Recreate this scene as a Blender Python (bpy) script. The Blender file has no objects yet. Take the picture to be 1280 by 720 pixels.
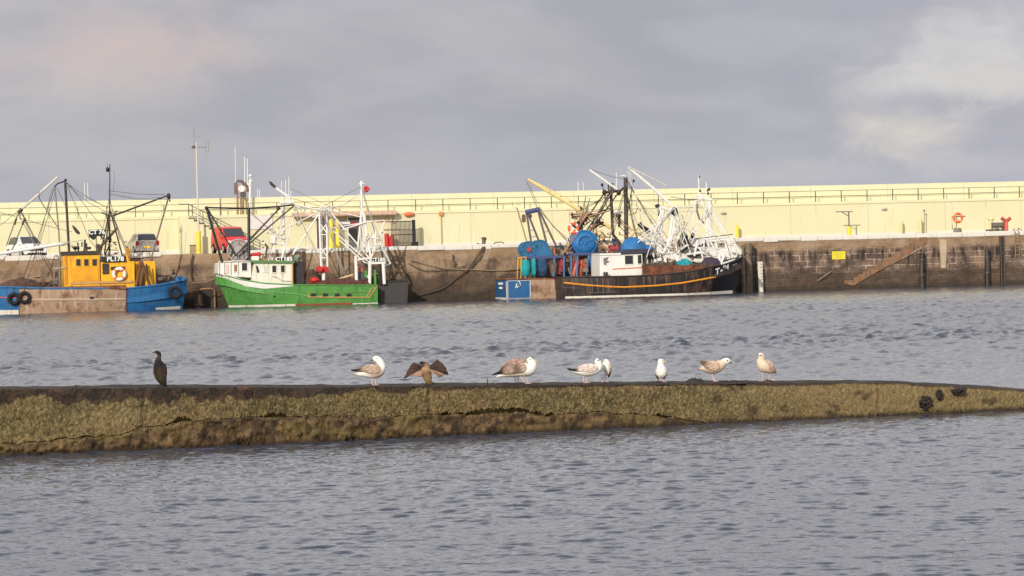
import bpy, bmesh, math, random
import numpy as np
from mathutils import Vector, Matrix
random.seed(7); RNG = np.random.default_rng(11)
SC = bpy.context.scene
COL = SC.collection
R = math.radians

# ------------------------------------------------------------------ camera
EYE = np.array([0.0, 0.0, 3.0])
FPX = 3600.0
_p = math.atan(40 / FPX); _r = 0.0257
_f = np.array([0, math.cos(_p), -math.sin(_p)])
_u0 = np.array([0, math.sin(_p), math.cos(_p)]); _r0 = np.array([1.0, 0, 0])
_U = math.cos(_r) * _u0 + math.sin(_r) * _r0
_R = math.cos(_r) * _r0 - math.sin(_r) * _u0
cam = bpy.data.cameras.new('camera'); camo = bpy.data.objects.new('camera', cam); COL.objects.link(camo)
m = Matrix(((_R[0], _U[0], -_f[0], EYE[0]), (_R[1], _U[1], -_f[1], EYE[1]), (_R[2], _U[2], -_f[2], EYE[2]), (0, 0, 0, 1)))
camo.matrix_world = m
cam.sensor_width = 36; cam.lens = 36 * FPX / 1280; cam.clip_end = 20000; cam.clip_start = 0.5
SC.camera = camo

def ray(px, py):
    return _f * FPX + (px - 640) * _R + (360 - py) * _U
PSI = math.atan(0.21)
QU = np.array([math.cos(PSI), math.sin(PSI), 0]); QM = np.array([math.sin(PSI), -math.cos(PSI), 0])
Q0 = np.array([0, 203.0, 0])
def quay(px, py, n=0.0):
    """a measured point of the harbour front: metres along the quay, metres behind its face, height"""
    d = ray(px, py)
    t = np.dot(Q0 + n * QM - EYE, QM) / np.dot(d, QM)
    P = EYE + d * t
    return Vector((np.dot(P - Q0, QU), -np.dot(P - Q0, QM), P[2]))
def quay_world(v):
    P = Q0 + QU * v[0] - QM * v[1]
    return Vector((P[0], P[1], v[2]))
def at_depth(px, py, D):
    d = ray(px, py); return EYE + d * (D / d[1])
def at_z(px, py, z=0.0):
    d = ray(px, py); return EYE + d * ((z - EYE[2]) / d[2])

# ------------------------------------------------------------------ noise
def _hash(ix, iy, seed):
    h = (ix.astype(np.int64) * 374761393 + iy.astype(np.int64) * 668265263 + seed * 974711) & 0x7fffffff
    h = ((h ^ (h >> 13)) * 1274126177) & 0x7fffffff
    return ((h ^ (h >> 16)) & 0xffff) / 65535.0
def vnoise(x, y, seed=0):
    x = np.asarray(x, float); y = np.asarray(y, float)
    ix = np.floor(x); iy = np.floor(y); fx = x - ix; fy = y - iy
    fx = fx * fx * (3 - 2 * fx); fy = fy * fy * (3 - 2 * fy)
    a = _hash(ix, iy, seed); b = _hash(ix + 1, iy, seed); c = _hash(ix, iy + 1, seed); d = _hash(ix + 1, iy + 1, seed)
    return (a * (1 - fx) + b * fx) * (1 - fy) + (c * (1 - fx) + d * fx) * fy
def fbm(x, y, seed=0, o=4):
    s = 0; a = 0.5; t = 0
    for k in range(o):
        s = s + a * vnoise(x * 2 ** k, y * 2 ** k, seed + k * 17); t += a; a *= 0.5
    return s / t
def smooth(a, b, x):
    t = np.clip((x - a) / (b - a), 0, 1); return t * t * (3 - 2 * t)

# ------------------------------------------------------------------ materials
def lin(c):
    return tuple((x / 255 / 12.92 if x <= 10 else ((x / 255 + 0.055) / 1.055) ** 2.4) for x in c)
def sh(c, k): return tuple(min(1, x * k) for x in c)
MATS = {}
def mat(name, rgb, rough=0.6, var=0.18, scale=2.0, bump=0.15, bscale=25, metal=0.0, streak=None, samt=0.5, blotch=None, bamt=0.5, bsc=1.2, spec=0.5, rust=0.0):
    """painted / weathered surface: two-scale tone variation, optional vertical run-off streaks and blotches of another colour"""
    if name in MATS: return MATS[name]
    c = lin(rgb); M = bpy.data.materials.new(name); M.use_nodes = True; nt = M.node_tree; N = nt.nodes; L = nt.links
    b = N['Principled BSDF']; b.inputs['Roughness'].default_value = rough; b.inputs['Metallic'].default_value = metal
    b.inputs['Specular IOR Level'].default_value = spec
    tc = N.new('ShaderNodeTexCoord')
    oi = N.new('ShaderNodeObjectInfo')
    add = N.new('ShaderNodeVectorMath'); add.operation = 'ADD'
    L.new(tc.outputs['Object'], add.inputs[0])
    sc = N.new('ShaderNodeVectorMath'); sc.operation = 'SCALE'; sc.inputs[3].default_value = 37
    cx = N.new('ShaderNodeCombineXYZ')
    for k in range(3): L.new(oi.outputs['Random'], cx.inputs[k])
    L.new(cx.outputs[0], sc.inputs[0]); L.new(sc.outputs[0], add.inputs[1])
    def noise(s, det=4, stretch=None, rg=0.55):
        n = N.new('ShaderNodeTexNoise'); n.inputs['Scale'].default_value = s; n.inputs['Detail'].default_value = det; n.inputs['Roughness'].default_value = rg
        src = add.outputs[0]
        if stretch:
            mp = N.new('ShaderNodeMapping'); mp.inputs['Scale'].default_value = stretch; L.new(src, mp.inputs[0]); src = mp.outputs[0]
        L.new(src, n.inputs['Vector']); return n
    def ramp(src, a, bb):
        r = N.new('ShaderNodeMapRange'); r.inputs['From Min'].default_value = a; r.inputs['From Max'].default_value = bb; r.clamp = True
        L.new(src, r.inputs[0]); return r.outputs[0]
    def mix(f, A, B):
        x = N.new('ShaderNodeMix'); x.data_type = 'RGBA'
        if isinstance(f, float): x.inputs['Factor'].default_value = f
        else: L.new(f, x.inputs['Factor'])
        for s, v in (('A', A), ('B', B)):
            k = [i for i in x.inputs if i.name == s and i.type == 'RGBA'][0]
            if isinstance(v, tuple): k.default_value = (*v, 1)
            else: L.new(v, k)
        return [o for o in x.outputs if o.type == 'RGBA'][0]
    n1 = noise(scale, 5); col = mix(ramp(n1.outputs[0], 0.3, 0.7), sh(c, 1 - var), sh(c, 1 + var))
    n2 = noise(scale * 9, 3); col = mix(ramp(n2.outputs[0], 0.35, 0.65), mix(0.8, sh(c, 1 - var), col), col)
    if blotch:
        n3 = noise(bsc, 6, rg=0.65); col = mix(ramp(n3.outputs[0], 0.62 - 0.28 * bamt, 0.72 - 0.2 * bamt), col, lin(blotch))
    if streak:
        n4 = noise(1.0, 4, (5, 5, 0.45)); col = mix(ramp(n4.outputs[0], 0.64 - 0.25 * samt, 0.82 - 0.2 * samt), col, lin(streak))
    if rust:
        n6 = noise(1.3, 5, (4.5, 4.5, 0.5), 0.65); n7 = noise(0.9, 3)
        k = N.new('ShaderNodeMath'); k.operation = 'MULTIPLY'; L.new(ramp(n6.outputs[0], 0.66 - 0.16 * rust, 0.76 - 0.1 * rust), k.inputs[0]); L.new(ramp(n7.outputs[0], 0.4, 0.6), k.inputs[1])
        col = mix(k.outputs[0], col, lin((124, 78, 50)))
    L.new(col, b.inputs['Base Color'])
    if bump:
        n5 = noise(bscale, 4); bp = N.new('ShaderNodeBump'); bp.inputs['Strength'].default_value = bump; bp.inputs['Distance'].default_value = 0.02
        L.new(n5.outputs[0], bp.inputs['Height']); L.new(bp.outputs[0], b.inputs['Normal'])
    MATS[name] = M; return M
def attr_mat(name, rough=0.7, fine=60, amt=0.25, bump=0.4, bscale=80, stretch=(1, 1, 1), spec=0.3):
    """colour per vertex (plumage, algae belts) broken up by fine noise"""
    if name in MATS: return MATS[name]
    M = bpy.data.materials.new(name); M.use_nodes = True; nt = M.node_tree; N = nt.nodes; L = nt.links
    b = N['Principled BSDF']; b.inputs['Roughness'].default_value = rough; b.inputs['Specular IOR Level'].default_value = spec
    at = N.new('ShaderNodeAttribute'); at.attribute_name = 'Col'
    tc = N.new('ShaderNodeTexCoord'); mp = N.new('ShaderNodeMapping'); mp.inputs['Scale'].default_value = stretch; L.new(tc.outputs['Object'], mp.inputs[0])
    n = N.new('ShaderNodeTexNoise'); n.inputs['Scale'].default_value = fine; n.inputs['Detail'].default_value = 5; n.inputs['Roughness'].default_value = 0.65; L.new(mp.outputs[0], n.inputs['Vector'])
    r = N.new('ShaderNodeMapRange'); r.inputs['From Min'].default_value = 0.3; r.inputs['From Max'].default_value = 0.7; r.inputs['To Min'].default_value = 1 - amt; r.inputs['To Max'].default_value = 1 + amt
    L.new(n.outputs[0], r.inputs[0])
    mu = N.new('ShaderNodeVectorMath'); mu.operation = 'SCALE'; L.new(at.outputs['Color'], mu.inputs[0]); L.new(r.outputs[0], mu.inputs[3]); L.new(mu.outputs[0], b.inputs['Base Color'])
    n2 = N.new('ShaderNodeTexNoise'); n2.inputs['Scale'].default_value = bscale; n2.inputs['Detail'].default_value = 4; L.new(mp.outputs[0], n2.inputs['Vector'])
    bp = N.new('ShaderNodeBump'); bp.inputs['Strength'].default_value = bump; bp.inputs['Distance'].default_value = 0.02; L.new(n2.outputs[0], bp.inputs['Height']); L.new(bp.outputs[0], b.inputs['Normal'])
    MATS[name] = M; return M

# ------------------------------------------------------------------ mesh building
class MB:
    def __init__(s): s.v = []; s.f = []; s.c = None
    def add(s, vs, fs):
        o = len(s.v); s.v += [tuple(x) for x in vs]; s.f += [tuple(i + o for i in f) for f in fs]; return s
    def box(s, a, b):
        x0, x1 = sorted((a[0], b[0])); y0, y1 = sorted((a[1], b[1])); z0, z1 = sorted((a[2], b[2]))
        return s.add([(x0, y0, z0), (x1, y0, z0), (x1, y1, z0), (x0, y1, z0), (x0, y0, z1), (x1, y0, z1), (x1, y1, z1), (x0, y1, z1)],
                     [(0, 3, 2, 1), (4, 5, 6, 7), (0, 1, 5, 4), (1, 2, 6, 5), (2, 3, 7, 6), (3, 0, 4, 7)])
    def prism(s, poly, y0, y1, taper=None):
        """outline in x,z given a thickness from y0 to y1"""
        n = len(poly); p2 = taper or poly
        ar = sum(poly[i][0] * poly[(i + 1) % n][1] - poly[(i + 1) % n][0] * poly[i][1] for i in range(n))
        if ar < 0: poly = poly[::-1]; p2 = p2[::-1]
        vs = [(x, y0, z) for x, z in poly] + [(x, y1, z) for x, z in p2]
        return s.add(vs, [tuple(range(n)), tuple(range(2 * n - 1, n - 1, -1))] + [((i + 1) % n, i, n + i, n + (i + 1) % n) for i in range(n)])
    def tube(s, pts, r, n=8, r2=None, cap=True):
        pts = [Vector(p) for p in pts]; K = len(pts); vs = []
        for i, p in enumerate(pts):
            t = (pts[min(i + 1, K - 1)] - pts[max(i - 1, 0)]).normalized()
            a = Vector((0, 0, 1)) if abs(t.z) < 0.9 else Vector((1, 0, 0))
            e1 = t.cross(a).normalized(); e2 = t.cross(e1)
            rr = r if r2 is None else r + (r2 - r) * i / (K - 1)
            for k in range(n):
                w = 2 * math.pi * k / n; vs.append(p + e1 * (rr * math.cos(w)) + e2 * (rr * math.sin(w)))
        fs = [(i * n + k, i * n + (k + 1) % n, (i + 1) * n + (k + 1) % n, (i + 1) * n + k) for i in range(K - 1) for k in range(n)]
        if cap: fs += [tuple(range(n - 1, -1, -1)), tuple((K - 1) * n + k for k in range(n))]
        return s.add(vs, fs)
    def torus(s, c, r, t, ax='y', n=24, k=10):
        vs = []
        for i in range(n):
            a = 2 * math.pi * i / n
            for j in range(k):
                b = 2 * math.pi * j / k; q = r + t * math.cos(b); h = t * math.sin(b)
                p = {'y': (q * math.cos(a), h, q * math.sin(a)), 'x': (h, q * math.cos(a), q * math.sin(a)), 'z': (q * math.cos(a), q * math.sin(a), h)}[ax]
                vs.append((c[0] + p[0], c[1] + p[1], c[2] + p[2]))
        fs = [(i * k + j, ((i + 1) % n) * k + j, ((i + 1) % n) * k + (j + 1) % k, i * k + (j + 1) % k) for i in range(n) for j in range(k)]
        return s.add(vs, fs)
    def ball(s, c, r, n=12, k=8):
        rx, ry, rz = r if isinstance(r, tuple) else (r, r, r); vs = [(c[0], c[1], c[2] - rz)]
        for j in range(1, k):
            a = -math.pi / 2 + math.pi * j / k
            for i in range(n):
                b = 2 * math.pi * i / n; vs.append((c[0] + rx * math.cos(a) * math.cos(b), c[1] + ry * math.cos(a) * math.sin(b), c[2] + rz * math.sin(a)))
        vs.append((c[0], c[1], c[2] + rz)); e = len(vs) - 1
        fs = [(0, 1 + (i + 1) % n, 1 + i) for i in range(n)] + [(e, e - n + i, e - n + (i + 1) % n) for i in range(n)]
        fs += [(1 + j * n + i, 1 + j * n + (i + 1) % n, 1 + (j + 1) * n + (i + 1) % n, 1 + (j + 1) * n + i) for j in range(k - 2) for i in range(n)]
        return s.add(vs, fs)
    def build(s, name, material, parent=None, smooth_=False, bevel=0, loc=None):
        me = bpy.data.meshes.new(name); me.from_pydata(s.v, [], s.f)
        bm = bmesh.new(); bm.from_mesh(me)
        if bevel:
            bmesh.ops.bevel(bm, geom=[e for e in bm.edges if e.is_manifold and e.calc_face_angle(0) > 0.5], offset=bevel, segments=2, affect='EDGES', clamp_overlap=True)
        bmesh.ops.recalc_face_normals(bm, faces=bm.faces); bm.to_mesh(me); bm.free()
        return link(name, me, material, parent, smooth_, loc)
def link(name, me, material, parent=None, smooth_=False, loc=None):
    me.materials.append(material)
    if smooth_:
        me.polygons.foreach_set('use_smooth', [True] * len(me.polygons))
        if smooth_ == 'auto':
            me.set_sharp_from_angle(angle=R(40))
    o = bpy.data.objects.new(name, me); COL.objects.link(o)
    if parent: o.parent = parent
    if loc is not None: o.location = loc
    return o
def colour(o, cols):
    me = o.data; a = me.color_attributes.new('Col', 'FLOAT_COLOR', 'POINT')
    c = np.ones((len(me.vertices), 4)); c[:, :3] = cols; a.data.foreach_set('color', c.ravel())
def tag(o, label, cat, group=None, kind=None):
    if label: o['label'] = label
    if cat: o['category'] = cat
    if group: o['group'] = group
    if kind: o['kind'] = kind
    return o
def grid_mesh(name, X, Y, Z):
    nr, nc = X.shape; v = np.stack([X, Y, Z], -1).reshape(-1, 3)
    i = np.arange((nr - 1) * (nc - 1)); r = i // (nc - 1); c = i % (nc - 1); a = r * nc + c
    f = np.stack([a, a + 1, a + nc + 1, a + nc], 1)
    me = bpy.data.meshes.new(name); me.vertices.add(len(v)); me.vertices.foreach_set('co', v.ravel())
    me.loops.add(f.size); me.loops.foreach_set('vertex_index', f.ravel().astype(np.int32))
    me.polygons.add(len(f)); me.polygons.foreach_set('loop_start', np.arange(0, f.size, 4, dtype=np.int32))
    me.polygons.foreach_set('loop_total', np.full(len(f), 4, np.int32)); me.update(calc_edges=True); me.validate()
    return me

class Thing:
    """an Empty standing on the quay front (x along the quay, y away from the camera, z up) and its parts"""
    def __init__(s, name, label, cat, px, py, n, group=None, z=None, kind=None):
        s.n = n; s.o = quay(px, py, n)
        if z is not None: s.o.z = z
        s.e = bpy.data.objects.new(name, None); COL.objects.link(s.e); s.e.location = quay_world(s.o); s.e.rotation_euler = (0, 0, PSI)
        tag(s.e, label, cat, group, kind)
    def p(s, px, py, n=None): return quay(px, py, s.n if n is None else n) - s.o
    def rod(s, name, pts, r, m, n=None, parent=None, r2=None, k=8):
        q = [s.p(a[0], a[1], (a[2] if len(a) > 2 else n)) for a in pts]
        return MB().tube(q, r, k, r2).build(name, m, parent or s.e, 'auto')
    def box(s, name, x0, y0, x1, y1, m, n=None, d=1.0, parent=None, bevel=0.02):
        n = s.n if n is None else n; a = s.p(x0, y0, n); b = s.p(x1, y1, n)
        return MB().box(a, (b.x, a.y + d, b.z)).build(name, m, parent or s.e, bevel=bevel)
    def poly(s, name, pts, m, n=None, d=1.0, parent=None, bevel=0.0):
        n = s.n if n is None else n; q = [s.p(x, y, n) for x, y in pts]
        return MB().prism([(v.x, v.z) for v in q], q[0].y, q[0].y + d).build(name, m, parent or s.e, bevel=bevel)
    def window(s, x0, y0, x1, y1, n, parent, frame=None, glass=None, round_=0):
        a = s.p(x0, y0, n); b = s.p(x1, y1, n); t = 0.05
        w = MB().box((a.x, a.y - 0.015, a.z), (b.x, a.y + 0.03, b.z)).build('window', glass or GLASS, parent)
        if frame:
            x0, x1 = sorted((a.x, b.x)); z0, z1 = sorted((a.z, b.z)); y = a.y - 0.035; f = MB()
            f.box((x0 - t, y, z1), (x1 + t, a.y - 0.002, z1 + t)); f.box((x0 - t, y, z0 - t), (x1 + t, a.y - 0.002, z0))
            f.box((x0 - t, y, z0), (x0, a.y - 0.002, z1)); f.box((x1, y, z0), (x1 + t, a.y - 0.002, z1))
            f.build('frame', frame, w)
        return w
    def text(s, word, px, py, h, m, n=None, parent=None, name='lettering', fit=None, surf=None, sx=1.0, bold=0.0):
        c = bpy.data.curves.new(name, 'FONT'); c.body = word; c.size = h / 0.7; c.align_x = 'CENTER'; c.align_y = 'CENTER'; c.extrude = 0.012; c.offset = bold
        t = bpy.data.objects.new(name, c); COL.objects.link(t)
        me = bpy.data.meshes.new_from_object(t.evaluated_get(bpy.context.evaluated_depsgraph_get()))
        bpy.data.objects.remove(t); bpy.data.curves.remove(c)
        q = s.p(px, py, n)
        for v in me.vertices:
            x, y, z = v.co; v.co = (q.x + x * sx, q.y - z, q.z + y)
            if surf:
                zz = v.co.z + (x * surf[1]); v.co = (v.co.x, surf[0](v.co.x, zz) - z, zz)
        return link(name, me, m, parent or s.e)
    def place(s, o): return o
# ------------------------------------------------------------------ daylight and sky
SUN_EL, SUN_AZ = R(20), R(18)            # low sun behind the viewer and to the left
sd = Vector((-math.sin(SUN_AZ) * math.cos(SUN_EL), -math.cos(SUN_AZ) * math.cos(SUN_EL), math.sin(SUN_EL)))
sun = bpy.data.lights.new('sun', 'SUN'); sun.energy = 3.1; sun.angle = R(0.5); sun.color = (1.0, 0.915, 0.79)
so = bpy.data.objects.new('sun', sun); COL.objects.link(so); so.rotation_euler = sd.to_track_quat('Z', 'Y').to_euler()
W = bpy.data.worlds.new('World'); SC.world = W; W.use_nodes = True
nt = W.node_tree; N = nt.nodes; L = nt.links
bg = N['Background']; bg.inputs[1].default_value = 0.1
sky = N.new('ShaderNodeTexSky'); sky.sky_type = 'NISHITA'; sky.sun_disc = False; sky.sun_elevation = SUN_EL
sky.sun_rotation = math.atan2(sd.x, sd.y)
tc = N.new('ShaderNodeTexCoord'); GEN = tc.outputs['Generated']
def wnoise(scale, stretch, det=5, rough=0.5, dist=0.0, off=(0, 0, 0)):
    mp = N.new('ShaderNodeMapping'); mp.inputs['Scale'].default_value = stretch; mp.inputs['Location'].default_value = off; L.new(GEN, mp.inputs[0])
    n = N.new('ShaderNodeTexNoise'); n.inputs['Scale'].default_value = scale; n.inputs['Detail'].default_value = det; n.inputs['Roughness'].default_value = rough; n.inputs['Distortion'].default_value = dist
    L.new(mp.outputs[0], n.inputs['Vector']); return n.outputs[0]
def wrange(s, a, b, c=0, d=1):
    r = N.new('ShaderNodeMapRange'); r.interpolation_type = 'SMOOTHSTEP'
    for k, v in zip(('From Min', 'From Max', 'To Min', 'To Max'), (a, b, c, d)): r.inputs[k].default_value = v
    L.new(s, r.inputs[0]); return r.outputs[0]
def wmix(f, A, B):
    x = N.new('ShaderNodeMix'); x.data_type = 'RGBA'
    if isinstance(f, (int, float)): x.inputs['Factor'].default_value = f
    else: L.new(f, x.inputs['Factor'])
    for s_, v in (('A', A), ('B', B)):
        k = [i for i in x.inputs if i.name == s_ and i.type == 'RGBA'][0]
        if isinstance(v, tuple): k.default_value = (*v, 1)
        else: L.new(v, k)
    return [o for o in x.outputs if o.type == 'RGBA'][0]
def wmul(a, b):
    x = N.new('ShaderNodeMath'); x.operation = 'MULTIPLY'
    for i, v in enumerate((a, b)):
        if isinstance(v, (int, float)): x.inputs[i].default_value = v
        else: L.new(v, x.inputs[i])
    return x.outputs[0]
def bank(px, py, rx, ry, lo=0.35, hi=1.0):
    """soft brighter cloud bank round a compass direction, its edge torn by noise"""
    d = ray(px, py); d = d / np.linalg.norm(d)
    sub = N.new('ShaderNodeVectorMath'); sub.operation = 'SUBTRACT'; L.new(GEN, sub.inputs[0]); sub.inputs[1].default_value = tuple(d)
    k = N.new('ShaderNodeVectorMath'); k.operation = 'MULTIPLY'; L.new(sub.outputs[0], k.inputs[0]); k.inputs[1].default_value = (FPX / rx, FPX / rx, FPX / ry)
    ln = N.new('ShaderNodeVectorMath'); ln.operation = 'LENGTH'; L.new(k.outputs[0], ln.inputs[0])
    w = N.new('ShaderNodeMath'); w.operation = 'MULTIPLY_ADD'; L.new(torn, w.inputs[0]); w.inputs[1].default_value = -1.9; L.new(ln.outputs['Value'], w.inputs[2])
    return wrange(w.outputs[0], hi - 0.65, lo - 1.35, 0, 1)
torn = wnoise(42, (1, 1, 1.8), 6, 0.6, 0.5)
K = 10.0 * 1.04
def cl(r, g, b): return tuple(v * K for v in lin((r, g, b)))
big = wnoise(5.5, (1, 1, 3.2), 5, 0.5, 0.6, (0.4, 0, 0.3))
fine = wnoise(17, (1, 1, 3.0), 6, 0.5, 0.4)
base = wmix(wrange(big, 0.36, 0.64), cl(165, 165, 174), cl(185, 182, 186))
base = wmix(wmul(wrange(fine, 0.4, 0.66), 0.5), base, cl(186, 186, 192))
sep = N.new('ShaderNodeSeparateXYZ'); L.new(GEN, sep.inputs[0])
base = wmix(wmul(wrange(sep.outputs[2], 0.055, 0.012), 0.55), base, cl(180, 182, 193))      # paler, bluer towards the horizon
base = wmix(wmul(wrange(sep.outputs[0], 0.02, 0.16), 0.35), base, cl(180, 179, 194))
base = wmix(wmul(bank(150, 62, 200, 62), 0.8), base, cl(204, 187, 185))
base = wmix(wmul(bank(60, 170, 330, 90), 0.35), base, cl(196, 193, 194))
for (x, y, a, b, w, c) in ((1215, 60, 120, 55, .95, (206, 204, 205)), (1150, 100, 110, 30, .95, (208, 206, 205)), (1140, 165, 85, 42, 1.0, (212, 206, 200)), (1250, 98, 90, 30, .95, (208, 205, 203)), (950, 222, 240, 26, .6, (194, 193, 196)), (1230, 205, 70, 20, .5, (196, 194, 197))):
    base = wmix(wmul(bank(x, y, a, b), w), base, cl(*c))
base = wmix(wrange(sep.outputs[2], 0.09, 0.26), base, wmix(wrange(big, 0.35, 0.65), tuple(1.0 * v for v in cl(244, 241, 244)), tuple(1.22 * v for v in cl(255, 252, 251))))
cover = wmul(wrange(sep.outputs[2], 0.95, 0.3, 0.75, 0.97), wrange(sep.outputs[1], -0.9, 0.2, 0.6, 1.0))
L.new(wmix(cover, sky.outputs[0], base), bg.inputs[0])
SC.view_settings.view_transform = 'Standard'; SC.view_settings.look = 'None'; SC.view_settings.gamma = 1; SC.view_settings.exposure = 0.0
SC.view_settings.use_curve_mapping = False

# ------------------------------------------------------------------ materials
GLASS = mat('window_glass', (38, 42, 48), 0.08, 0.1, 3, 0, spec=0.8)
YW = mat('yellow_wall_paint', (219, 213, 175), 0.75, 0.03, 0.35, 0.12, 14, streak=(204, 194, 152), samt=0.2, blotch=(223, 218, 184), bamt=0.4, bsc=0.15)
YW2 = mat('yellow_parapet_paint', (221, 217, 180), 0.75, 0.04, 0.4, 0.12, 14, streak=(206, 197, 158), samt=0.3)
WHITE_LIME = mat('white_limewash', (222, 218, 208), 0.8, 0.06, 2, 0.3, 20, streak=(205, 192, 165), samt=0.25)
CONC = mat('concrete', (150, 142, 130), 0.85, 0.2, 1.5, 0.3, 20, blotch=(110, 100, 88), bamt=0.4)
IRON = mat('dark_iron', (92, 82, 72), 0.6, 0.25, 6, 0.2)
RAILM = mat('rail_paint', (150, 140, 112), 0.6, 0.2, 6, 0.1)
DARK = mat('dark_steel', (50, 46, 44), 0.55, 0.3, 5, 0.2, blotch=(98, 66, 46), bamt=0.3, bsc=3)
BLACK = mat('black_paint', (30, 29, 31), 0.5, 0.3, 3, 0.15)
RUBBER = mat('tyre_rubber', (26, 25, 26), 0.8, 0.3, 8, 0.3)
WHITE = mat('white_boat_paint', (232, 230, 224), 0.45, 0.06, 2, 0.08, streak=(190, 160, 120), samt=0.2)
GALV = mat('galvanised_steel', (178, 176, 172), 0.5, 0.15, 5, 0.1, metal=0.3)
ROPE = mat('weathered_rope', (150, 132, 106), 0.9, 0.2, 20, 0.4)
ROPEG = mat('dark_rope', (84, 74, 62), 0.9, 0.2, 20, 0.4)
TIMBER = mat('weathered_timber', (128, 112, 94), 0.85, 0.25, 2, 0.5, 18, streak=(70, 58, 46), samt=0.55)
WETTIMBER = mat('wet_dark_timber', (42, 38, 36), 0.5, 0.35, 2, 0.5, 18, streak=(84, 78, 72), samt=0.4)
ORANGE = mat('lifebuoy_orange', (226, 98, 44), 0.5, 0.12, 4, 0.05)
RUST = mat('rusty_steel', (138, 92, 62), 0.8, 0.3, 3, 0.4, blotch=(92, 54, 36), bamt=0.5)
YELLOW = mat('yellow_steel_paint', (236, 214, 66), 0.5, 0.1, 3, 0.1)

# ------------------------------------------------------------------ water
def make_water():
    rows = np.concatenate([[-400, -60, 0, 12, 18], np.exp(np.arange(math.log(18.5), math.log(26), 0.004)), np.exp(np.arange(math.log(26), math.log(50), 0.0009)), np.exp(np.arange(math.log(50), math.log(214), 0.0021)), [216, 225, 260, 400, 1200, 9000]])
    dense = np.linspace(-0.235, 0.235, 590)
    cols = np.concatenate([[-160, -40, -8, -1.5, -0.5, -0.3], dense, [0.3, 0.5, 1.5, 8, 40, 160]])
    D, T = np.meshgrid(rows, cols, indexing='ij'); X = np.clip(D, 18, 230) * T; Y = D.copy()
    Z = np.zeros_like(X); slope = np.zeros_like(X)
    fade = smooth(18, 20, D) * smooth(214, 209, D) * smooth(0.235, 0.225, np.abs(T))
    dx = np.where(D < 50, 0.0010, 0.0021) * D * 2.2
    gust = (0.82 + 0.18 * smooth(28, 42, D)) * (0.5 + 1.0 * fbm(X * 0.05 + 3, Y * 0.028, 5, 3))
    streak = np.exp(-((Y - 93 - 0.28 * X + 6 * (vnoise(X * 0.07, Y * 0.01, 8) - .5)) / 4.5) ** 2)
    gust = gust + 0.7 * streak
    rr = np.random.default_rng(4)
    wx = X + 0.5 * (fbm(X * 0.5, Y * 0.5, 21, 2) - 0.5); wy = Y + 0.7 * (fbm(X * 0.4, Y * 0.4, 31, 2) - 0.5)
    for k in range(150):
        lam = 0.115 * (5.2 ** (rr.random() ** 1.15)); th = rr.normal(0.10, 0.47); amp = 0.0205 * lam / (2 * math.pi)
        if k >= 80: lam = 0.5 * (2.3 ** rr.random()); th = rr.normal(0.10, 0.75); amp = 0.011 * lam / (2 * math.pi)
        elif lam > 0.5: amp *= 0.6
        q = 2 * math.pi / lam; ph = rr.random() * 6.28
        a = (wx * math.sin(th) + wy * math.cos(th)) * q + ph
        w = np.clip((lam / dx - 0.7) / 0.8, 0, 1) * (1 + 0.8 * smooth(60, 160, D))
        Z += amp * w * (np.sin(a) + 0.3 * np.sin(2 * a)) * ((0.18 + 2.4 * smooth(45, 90, D) - 0.7 * smooth(140, 195, D)) if k >= 80 else (1 + 1.9 * smooth(50, 95, D)))
    Z *= fade * gust
    me = grid_mesh('water', X, Y, Z); M = bpy.data.materials.new('sea_water'); M.use_nodes = True
    nt = M.node_tree; N = nt.nodes; L = nt.links; b = N['Principled BSDF']
    b.inputs['Base Color'].default_value = (0.040, 0.050, 0.075, 1); b.inputs['IOR'].default_value = 1.333
    tc = N.new('ShaderNodeTexCoord'); mp = N.new('ShaderNodeMapping'); mp.inputs['Scale'].default_value = (1, 2.0, 1); L.new(tc.outputs['Object'], mp.inputs[0])
    sp = N.new('ShaderNodeSeparateXYZ'); L.new(tc.outputs['Object'], sp.inputs[0]); mr = N.new('ShaderNodeMapRange')
    for k, v_ in zip(('From Min', 'From Max', 'To Min', 'To Max'), (45, 130, 0.04, 0.13)): mr.inputs[k].default_value = v_
    L.new(sp.outputs[1], mr.inputs[0]); L.new(mr.outputs[0], b.inputs['Roughness'])
    prev = None
    for sc_, st, ds in ((0.9, 0.35, 0.12), (3.5, 0.4, 0.04), (14, 0.4, 0.008)):
        n = N.new('ShaderNodeTexNoise'); n.inputs['Scale'].default_value = sc_; n.inputs['Detail'].default_value = 3; L.new(mp.outputs[0], n.inputs['Vector'])
        bp = N.new('ShaderNodeBump'); bp.inputs['Strength'].default_value = st; bp.inputs['Distance'].default_value = ds; L.new(n.outputs[0], bp.inputs['Height'])
        if prev: L.new(prev.outputs[0], bp.inputs['Normal'])
        prev = bp
    L.new(prev.outputs[0], b.inputs['Normal'])
    o = link('water', me, M, None, True); tag(o, None, None, None, 'structure')
make_water()

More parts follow.
